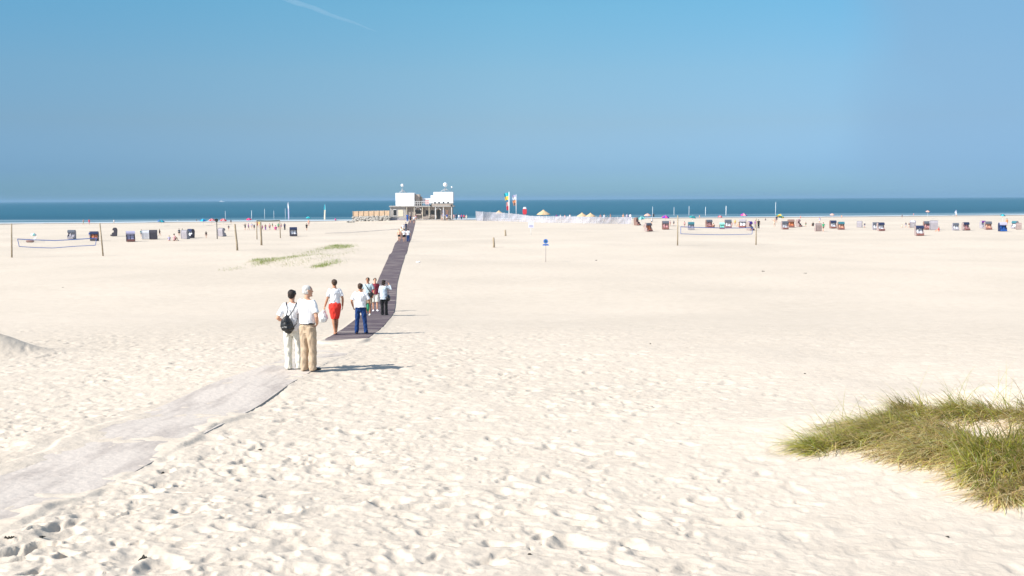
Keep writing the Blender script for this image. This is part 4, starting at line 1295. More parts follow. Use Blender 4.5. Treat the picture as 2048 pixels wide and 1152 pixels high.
def post(px0, py0, px1, py1, wpx, label, cat='post', name='wooden_post', mt=WOOD, group=None):
    p = P(px1, py1); d = p.y; z = GZ(p.x, p.y)
    r_ = wpx * d / F / 2
    top = Vector(((px0 - px1) * d / F, 0, (py1 - py0) * d / F))
    c = MB()
    c.loft([Vector((0, 0, -.3)), top * .3 + Vector((.01, 0, 0)), top * .7, top * .985, top], [r_ * 1.05, r_, r_ * .95, r_ * .9, r_ * .6], 12, False)
    o = c.build(name, mt, None, True, (p.x, p.y, z))
    return props(o, label, cat, group)
post(471, 448, 475, 501, 4.0, 'tall slightly leaning wooden post, nearest of those left of the olive tape', group='wooden posts in the sand')
post(522, 443, 523, 490.5, 4.0, 'tall straight wooden post in front of the olive tape', group='wooden posts in the sand')
post(987, 475, 988, 495, 4.2, 'short thick wooden stake, nearer of two right of the dark path', group='wooden posts in the sand')
post(1010.5, 459.5, 1011, 472, 3.6, 'short pale wooden stake, farther of two right of the dark path', group='wooden posts in the sand')

def disc(c, ctr, r, th, n=24, a0=0):
    vs = [(ctr[0] + r * math.cos(2 * math.pi * i / n + a0), ctr[1] - th / 2, ctr[2] + r * math.sin(2 * math.pi * i / n + a0)) for i in range(n)]
    vs += [(x, y + th, z) for x, y, z in vs]
    c.add(vs, [tuple(range(n)), tuple(range(2 * n - 1, n - 1, -1))] + [(i, (i + 1) % n, (i + 1) % n + n, i + n) for i in range(n)])
SIGNBLUE = material('sign_blue', (0.05, 0.15, 0.46), .4, .05, 8)
SIGNDARK = material('sign_dark', (0.02, 0.025, 0.02), .5, .1, 8)
SIGNPALE = material('sign_pale', (0.60, 0.62, 0.74), .5, .05, 8)
def sign(px, pyb, ytop, label):
    p = P(px, pyb); s = p.y / F
    r = root('sign_post', (p.x, p.y, GZ(p.x, p.y)), 0, label, 'sign'); return r, s
r, s = sign(1091.5, 524, 477, 'round blue sign over a small blue plate on a thin pale post')
c = MB(); c.tube((0, 0, -.3), (0, 0, 38 * s), .028, .028, 10); c.build('pole', material('pale_post', (.34, .29, .27), .7), r, True)
c = MB(); disc(c, (0, -.05, 41.5 * s), 4.6 * s, .02); c.build('sign_plate', SIGNBLUE, r)
c = MB(); disc(c, (0, -.065, 41.5 * s), 2.1 * s, .006); c.build('symbol', material('sign_dark_blue', (.03, .10, .16), .4, .05), r)
c = MB(); vs = [(-6.8 * s, 33 * s), (-5 * s, 36 * s), (5 * s, 36 * s), (6.8 * s, 33 * s)]
c.add([(x, -.05, z) for x, z in vs] + [(x, -.03, z) for x, z in vs], [(0, 1, 2, 3), (7, 6, 5, 4), (0, 4, 5, 1), (1, 5, 6, 2), (2, 6, 7, 3), (3, 7, 4, 0)])
c.build('lower_plate', SIGNBLUE, r)
r, s = sign(434.5, 478, 437, 'dark sign post with a round black board on top, between beach chairs on the left')
c = MB(); c.tube((0, 0, -.3), (0, 0, 37 * s), .075, .06, 10); c.build('pole', SIGNDARK, r, True)
c = MB(); disc(c, (0, -.08, 37.5 * s), 3.3 * s, .05, 20); c.build('sign_plate', SIGNDARK, r)
r, s = sign(1062, 470, 443, 'faded pale board on a white post in front of the windbreak')
c = MB(); c.tube((0, 0, -.3), (0, 0, 25 * s), .045, .045, 8); c.build('pole', WPOLE, r, True)
c = MB(); c.box((0, -.06, 20.5 * s), (10.5 * s, .03, 12 * s)); c.build('board', SIGNPALE, r)
c = MB(); c.box((0, -.085, 18 * s), (7 * s, .01, 4 * s)); c.build('panel', SIGNBLUE if False else PAL['lilac'], r)

def flag_mesh(w, h, seed, n=14, mats=1):
    """limp flag hanging from its hoist, with real folds"""
    c = MB(); m = 10; vs = []
    for off in (0, .012):
        for i in range(n + 1):
            for k in range(m + 1):
                u = i / n; v = k / m
                x = -w * u * (1 - .25 * v * u)
                y = .10 * w * math.sin(u * 9 + v * 2.5 + seed) * (.3 + u) + off
                z = -h * v - w * .22 * u * u
                vs.append((x, y, z))
    N = (n + 1) * (m + 1)
    for i in range(n):
        for k in range(m):
            q = (i * (m + 1) + k, i * (m + 1) + k + 1, (i + 1) * (m + 1) + k + 1, (i + 1) * (m + 1) + k)
            mi = min(mats - 1, int(k / m * mats))
            c.add([], [], 0)
            c.f += [q, tuple(v + N for v in q[::-1])]; c.mi += [mi, mi]
    c.v = vs
    return c
def flagpole(px, pyb, ytop, wpx, flags, label, seed=0, dx=0):
    p = P(px, pyb); s = p.y / F
    r = root('flagpole', (p.x, p.y, GZ(p.x, p.y)), 0, label, 'flagpole', 'poles standing along the shore')
    H = (pyb - ytop) * s
    c = MB(); c.loft([(0, 0, -.3), (dx * s * .5, 0, H * .5), (dx * s, 0, H)], [wpx * s / 2, wpx * s / 2 * .9, wpx * s / 2 * .6], 10, False); c.build('pole', WPOLE, r, True)
    for k, (z0, w, h, cols) in enumerate(flags):
        flag_mesh(w * s, h * s, seed + k, mats=len(cols)).build('flag', [PAL[q] for q in cols], r, True, (dx * s * .9 - .03, 0, (pyb - z0) * s))
    return r
flagpole(1018.5, 442, 384, 2.6, [(385.5, 10, 14, ('cyan', 'yellow')), (404, 6, 16, ('pink', 'red'))], 'tall white flagpole with turquoise and yellow flag, in front of the windbreak', 1)
flagpole(1032.5, 438, 389, 1.5, [(390, 8, 9, ('lilac', 'white')), (400, 7, 11, ('orange', 'brown'))], 'thinner flagpole with lilac flag over an orange one, behind the windbreak', 2)
for (px, pb, yt, w, lab) in [
    (451, 438.5, 412, .9, 'thin bare pole at the waterline right of the dark sign post'),
    (503.5, 439, 413, 1.2, 'thin bare pole behind the small red parasol'),
    (529.5, 438, 408, .9, 'tall faint pole behind the left of the olive tape'),
    (548, 438, 412, .8, 'faint bare pole behind the middle of the olive tape'),
    (571, 438, 408, .8, 'thin bare pole just left of the white feather flag'),
    (1305, 434, 410, .9, 'thin bare pole behind the peach parasol'),
    (1348, 431, 405, 1.0, 'thin bare pole left of the left post of the right net'),
    (1378, 431, 403, 1.0, 'thin pole behind the sea green parasol'),
    (1411, 431, 405, 1.2, 'thin bare pole behind the wide brown beach chair'),
    (1452, 431, 404, 1.7, 'thicker white bare pole behind the right net'),
    (1551, 431, 398, 1.1, 'tallest bare pole of the right beach, left of the tilted green parasol')]:
    flagpole(px, pb, yt, w, [], lab)
def feather(px, pyb, ytop, wpx, c1, c2, lean, label):
    p = P(px, pyb); s = p.y / F; H = (pyb - ytop) * s; w = wpx * s
    r = root('feather_flag', (p.x, p.y, GZ(p.x, p.y)), 0, label, 'flag', 'upright feather flags')
    c = MB(); c.loft([(0, 0, -.2), (lean * s * .5, 0, H * .5), (lean * s, 0, H)], [.05, .04, .02], 8, False); c.build('pole', WPOLE, r, True)
    for nm, z0, z1, m in (('cloth', .06, .68, c1), ('cloth', .68, 1.0, c2)):
        c = MB(); vs = []; n = 10
        for off in (0, .02):
            for k in range(n + 1):
                t = z0 + (z1 - z0) * k / n
                ww = w * (math.sin(min(1, (1 - t) * 4 + .12) * math.pi / 2))
                x = lean * s * t
                for j in range(4): vs.append((x - ww * (j / 3 - .15), .05 * math.sin(j * 2 + t * 7) + off, H * t))
        N = 4 * (n + 1)
        for k in range(n):
            for j in range(3):
                q = (k * 4 + j, k * 4 + j + 1, k * 4 + j + 5, k * 4 + j + 4); c.f += [q, tuple(v + N for v in q[::-1])]; c.mi += [0, 0]
        c.v = vs; c.build(nm, PAL[m], r)
feather(579, 440, 400, 2.8, 'lilac', 'white', -1.5, 'white feather flag at the waterline right of the olive tape')
feather(650.5, 439, 403, 3.2, 'cream', 'cyan', .6, 'cream feather flag with turquoise top, left of the beach station')
feather(782.5, 420, 402, 2.0, 'white', 'mint', .3, 'short pale flag at the left corner of the beach station')
r = root('banner', P(1049.5, 438), 0, 'red banner board with grey top standing behind the windbreak', 'banner'); s = r.location.y / F
c = MB(); c.tube((0, 0, -.2), (0, 0, 24 * s), .05, .05, 8); c.build('pole', WPOLE, r, True)
c = MB(); c.loft([(0, -.08, 9 * s), (0, -.08, 13 * s), (0, -.08, 17 * s), (0, -.08, 20 * s)], [(3.2 * s, .04), (4.2 * s, .04), (4.2 * s, .04), (3.6 * s, .04)], 16, False, up=(1, 0, 0)); c.build('cloth', PAL['red'], r)
c = MB(); c.loft([(0, -.08, 20.1 * s), (0, -.08, 24 * s)], [(3.6 * s, .05), (2.4 * s, .05)], 16, False, up=(1, 0, 0)); c.build('cap', PAL['white'], r)

# ------------------------------------------------------------------ beach station
def station():
    B = P(843, 440.5); S = B.y / F
    r = root('beach_station', B, 0, 'weathered wooden beach station on posts with two white cubes and balls on the roof', 'building')
    X = lambda px: (px - 843) * S
    Z = lambda py: (440.5 - py) * S
    def slab(name, x0, x1, yt, yb, y0, y1, m, par=r):
        c = MB(); c.box(((X(x0) + X(x1)) / 2, (y0 + y1) / 2, (Z(yt) + Z(yb)) / 2), (X(x1) - X(x0), y1 - y0, Z(yt) - Z(yb))); return c.build(name, m, par)
    GW = GREYWOOD
    DW = material('brown_boards', (0.38, 0.32, 0.275), .9, .2, 3, .4, 30, kind='planks')
    TW = material('tan_boards', (0.50, 0.42, 0.355), .9, .15, 3, .4, 30, kind='planks')
    DK = material('dark_glass', (0.012, 0.014, 0.018), .12, .1, 3, spec=.6)
    # ground storey: left room, middle, right veranda
    lw = slab('wall', 780.5, 812, 414.2, 439.5, 0.0, 5.0, GW)
    w_ = slab('window', 787.5, 793, 419.5, 431, -.05, -.001, DK, lw)
    slab('frame', 787, 793.5, 418.4, 419.4, -.09, -.001, WPOLE, w_)
    slab('frame', 787, 793.5, 431.1, 432.0, -.09, -.001, WPOLE, w_)
    slab('panel', 797, 806.5, 419.5, 432.5, -.05, -.001, PAL['cream'], lw)
    slab('plinth', 779.5, 812.5, 436.5, 440.2, -.25, -.06, PAL['greyw'])
    mw = slab('wall', 812.2, 846, 414.2, 439.5, .4, 5.0, DW)
    slab('serving_hatch', 831.5, 841.5, 420.5, 427.5, .35, .399, DK, mw)
    slab('counter', 829, 843, 428, 430, -.1, .34, TW, mw)
    c = MB(); n = 12      # little white arched canopies
    def arch(x0, x1, yb, yt, d0, d1, name):
        c = MB(); xc = (X(x0) + X(x1)) / 2; rx = (X(x1) - X(x0)) / 2; rz = Z(yt) - Z(yb)
        n = 14
        o_ = [(xc + rx * math.cos(math.pi * k / n), Z(yb) + rz * math.sin(math.pi * k / n)) for k in range(n + 1)]
        i_ = [(xc + (rx - .12) * math.cos(math.pi * k / n), Z(yb) + (rz - .12) * math.sin(math.pi * k / n)) for k in range(n + 1)]
        for k in range(n):
            q = [o_[k], o_[k + 1], i_[k + 1], i_[k]]
            c.add([(x, d0, z) for x, z in q] + [(x, d1, z) for x, z in q], [(0, 1, 2, 3), (7, 6, 5, 4), (0, 4, 5, 1), (1, 5, 6, 2), (2, 6, 7, 3), (3, 7, 4, 0)])
        return c.build(name, WPAINT, r)
    arch(829.5, 842.5, 420.2, 414.6, -.1, .39, 'arched_canopy')
    arch(871.5, 881.5, 420.2, 415.5, -.1, .89, 'arched_canopy')
    vw = slab('wall', 846.2, 904, 414.2, 439.5, 1.0, 5.0, TW)
    d_ = slab('door', 873, 879.5, 420.6, 438.5, 0.92, 0.998, DK, vw)
    slab('window', 851, 858, 421, 429, 0.92, 0.998, DK, vw)
    slab('window', 861, 868, 421, 429, 0.92, 0.998, DK, vw)
    slab('poster', 884, 889, 420, 432, 0.92, 0.998, PAL['lilac'], vw)
    slab('poster', 891.5, 896, 420, 432, 0.92, 0.998, PAL['peach'], vw)
    slab('notice_board', 849, 849.9, 421, 431, 0.92, 0.998, PAL['cream'], vw)
    slab('floor', 812.5, 905.5, 438.6, 440.4, -.9, .399, GW)
    for x in (814, 829, 845.5, 858.5, 871, 887, 903.5):
        for yy in (-.28,):
            c = MB(); c.box((X(x), yy, (Z(414.2) + Z(438.6)) / 2), (.14, .14, Z(414.2) - Z(438.6))); c.build('post', WPAINT if x > 868 else PAL['cream'], r)
    for x0, x1 in ((848, 858), (861, 869), (889, 898)):
        b_ = slab('bench', x0, x1, 434.2, 434.8, .3, .8, DW)
        slab('bench_back', x0, x1, 431.3, 433.4, .82, .88, DW, b_)
        slab('bench_leg', x0 + .5, x0 + 1, 434.9, 438.5, .35, .75, DW, b_)
        slab('bench_leg', x1 - 1, x1 - .5, 434.9, 438.5, .35, .75, DW, b_)
    slab('balustrade', 846.2, 858, 433, 437.8, -.70, -.62, DW)
    # deck and its edge
    slab('deck', 779, 907.5, 411.6, 414, -.45, 6.5, GW)
    for x in (862, 903): slab('bracket', x - 1.2, x + 1.2, 409.5, 413, -.58, -.451, SIGNDARK)
    # upper level
    slab('white_cube', 792, 829.5, 386, 411.5, -.35, 4.2, WPAINT)
    slab('stair_tower', 830.5, 839, 389, 411.5, .4, 4.0, TW)
    slab('stair_tower', 839.2, 842.5, 393.5, 411.5, 1.2, 4.0, DW)
    slab('white_cube', 867.5, 906, 384.5, 407, -.35, 4.2, WPAINT)
    slab('cube_shoulder', 861.8, 867.3, 391, 407, -.1, 3.8, WPAINT)
    slab('cube_base', 862.5, 905, 407.2, 411.5, -.2, 4.0, TW)
    for k, x in enumerate((869, 877, 886, 895)):
        slab('window', x, x + 3, 404, 406.6, -.39, -.351, DK)
    slab('screen', 843.5, 861.5, 397, 407, 2.4, 2.5, PAL['white'])
    slab('screen', 850, 858, 400, 409, 1.2, 1.3, PAL['pink'])
    rl = slab('railing', 830, 862, 402.6, 403.3, -.42, -.37, WPOLE)
    slab('rail', 830, 862, 406.5, 407.0, -.415, -.375, WPOLE, rl)
    for x in np.arange(831, 862, 4.3): 
        slab('baluster', x, x + .5, 403.4, 411.5, -.415, -.375, WPOLE, rl)
    # trusses with balls
    for (xc, yt, x0, x1, by, rb, yb) in ((804.5, 379, 799, 812, 370.8, 3.0, 386), (890.5, 377, 881, 900, 370, 4.3, 384.5)):
        t_ = MB()
        for (a, b) in (((x0, yb), (xc, yt)), ((x1, yb), (xc, yt)), ((x0 + (xc - x0) * .5, (yb + yt) / 2), (x1 - (x1 - xc) * .5, (yb + yt) / 2)), ((xc, yb), (xc, by + rb))):
            for yy in (.6, 2.0):
                t_.tube((X(a[0]), yy if a[1] > yt + 1 else 1.3, Z(a[1])), (X(b[0]), 1.3 if b[1] <= yt + 1 else yy, Z(b[1])), .06, .06, 8)
        to = t_.build('roof_truss', STEEL, r, True)
        c = MB(); c.ell((X(xc), 1.3, Z(by)), (rb * S,) * 3, 24, 16); c.build('ball', WPAINT, to, True)
    c = MB(); c.tube((X(903), 2, Z(384.5)), (X(903), 2, Z(375)), .04, .04, 8)
    po = c.build('mast', STEEL, r, True)
    c = MB(); c.ell((X(903), 2, Z(375)), (1.9 * S,) * 3, 16, 12); c.build('ball', WPAINT, po, True)
    # outside stair on the right end
    st = MB()
    for k in range(8): st.box((X(906.5) + .22 * k + .15, 2.6, Z(412.5) - .38 * (k + 1) * .9), (.24, .9, .06))
    st.build('stair', GW, r)
    return r
station()

def low_wall():
    A = P(706, 442.8); Bp = P(779, 441.2)
    r = root('board_fence', A, 0, 'low pale board fence with a stone foot running left from the beach station', 'fence')
    s = A.y / F; d = Bp - A
    def seg(name, z0, z1, y0, y1, m, jit=0):
        c = MB(); n = 12
        for k in range(n):
            a = d * (k / n); b = d * ((k + 1) / n); mid = (a + b) / 2
            c.box((mid.x, mid.y + (y0 + y1) / 2, mid.z + (z0 + z1) / 2), ((b - a).length * .995, y1 - y0, z1 - z0), math.atan2(d.y, d.x))
        return c.build(name, m, r)
    h = 20 * s
    seg('foot_wall', -.3, h * .47, .02, .30, material('grey_stone_wall', (0.36, 0.34, 0.31), .95, .35, 2.5, .8, 6))
    seg('boards', h * .48, h, 0, .08, material('pale_boards', (0.66, 0.47, 0.31), .9, .15, 2, .3, 20, kind='planks'))
    STONE = material('grey_stone', (0.36, 0.34, 0.31), .95, .3, 3, .7, 8)
    c = MB()
    random.seed(4)
    for k in range(170):
        t = random.random(); q = d * t
        z = random.uniform(0, h * .45); sz = random.uniform(.16, .34)
        c.ell((q.x, q.y - .1 - (h * .5 - z) * .3 + random.uniform(-.1, .1), q.z + z), (sz * 1.3, sz, sz * .8), 8, 5)
    c.build('stone_foot', STONE, r)
    for k in range(8):
        q = d * (k / 7); c = MB(); c.tube((q.x, q.y - .06, q.z - .2), (q.x, q.y - .06, q.z + h + .1), .06, .06, 8); c.build('post', WOOD, r, True)
    q = P(701, 445); c = MB()
    random.seed(5)
    for k in range(16):
        sz = random.uniform(.15, .3); c.ell((random.uniform(-.9, .9), random.uniform(-.4, .4), random.uniform(0, .35)), (sz * 1.2, sz, sz * .7), 8, 5)
    o = c.build('rubble', STONE, None, False, q); props(o, 'small heap of grey stones in front of the left end of the board fence', 'stones')
low_wall()

# ------------------------------------------------------------------ far people (small, but whole figures)
def far_set(q, kinds):
    parts, info = make_person(q)
    return parts
base = dict(voxel=.022, bvox=.016, hair='short')
PB = 'pants'
def fq(**k):
    d = dict(base); d.update(k); return d
ARM = dict(elbows=((-.27, -.02, 1.14), (.27, -.02, 1.14)), wrists=((-.28, .07, .90), (.28, .07, .90)), curl=(.5, .5))
FAR = {
 'stand': make_person(fq(feet=((-.10, 0, .085), (.11, .02, .085)), **ARM, clothes=[('shirt', .92, .7, .035, WHITE), ('trousers', .98, .6, .03, JEANS)]))[0],
 'long': make_person(fq(feet=((-.10, 0, .085), (.11, .02, .085)), **ARM, clothes=[('shirt', .90, .75, .04, WHITE), ('trousers', .98, 2, .025, JEANS)]))[0],
 'walk': make_person(fq(feet=((-.07, -.26, .12), (.08, .28, .085)), knees=((-.08, -.02, .49), (.085, .19, .51)), elbows=((-.27, .10, 1.16), (.27, -.14, 1.17)), wrists=((-.26, .26, .98), (.27, -.10, .93)), curl=(.5, .5),
                       clothes=[('shirt', .92, .7, .035, WHITE), ('trousers', .98, .6, .03, JEANS)]))[0],
 'reach': make_person(fq(feet=((-.18, -.05, .085), (.20, .05, .085)), elbows=((-.40, .06, 1.32), (.44, .05, 1.42)), wrists=((-.58, .14, 1.45), (.60, .10, 1.62)), curl=(.3, .3),
                       clothes=[('shirt', .92, .7, .035, WHITE), ('trousers', .98, .6, .03, JEANS)]))[0],
 'sit': make_person(fq(hipz=.16, feet=((-.14, .62, .085), (.16, .58, .085)), knees=((-.13, .34, .44), (.15, .32, .45)), elbows=((-.28, .06, .42), (.28, .08, .42)), wrists=((-.20, .28, .40), (.22, .28, .42)), curl=(.5, .5),
                       clothes=[('shirt', .92, .7, .035, WHITE), ('trousers', .98, .45, .03, JEANS)]))[0],
}
PAL['denim'] = JEANS
HM = {'stand': 1.75, 'long': 1.75, 'walk': 1.73, 'reach': 1.75, 'sit': 1.0}
HAIRS = {'b': HAIR_BROWN, 'k': HAIR_BLACK, 'w': HAIR_WHITE, 'y': material('blond_hair', (0.42, 0.28, 0.12), .6, .2, 40)}
def far_person(px, py, hpx, pose, deg, top, bot, hair, label, group='people on the beach', skin=None):
    p = P(px, py)
    s = min(1.12, max(.62, hpx * p.y / F / HM[pose]))
    z = GZ(p.x, p.y)
    if path_dist(np.array([p.x]), np.array([p.y]), darkA, darkB)[0] < 0:
        z = max(z, float(gbase(p.x, p.y)) + .035)
    r = root('person', (p.x, p.y, z), R(deg), label, 'person', group, s)
    for n, me, m in FAR[pose]:
        mm = {'shirt': PAL[top], 'trousers': PAL[bot], 'body': skin or SKIN, 'hair': HAIRS[hair]}.get(n, m)
        obj('shorts' if n == 'trousers' and pose != 'long' else n, me, mm, r, True)
    return r
G1 = 'people walking on the dark path'; G2 = 'people playing near the olive tape'; G3 = 'people by the beach station'
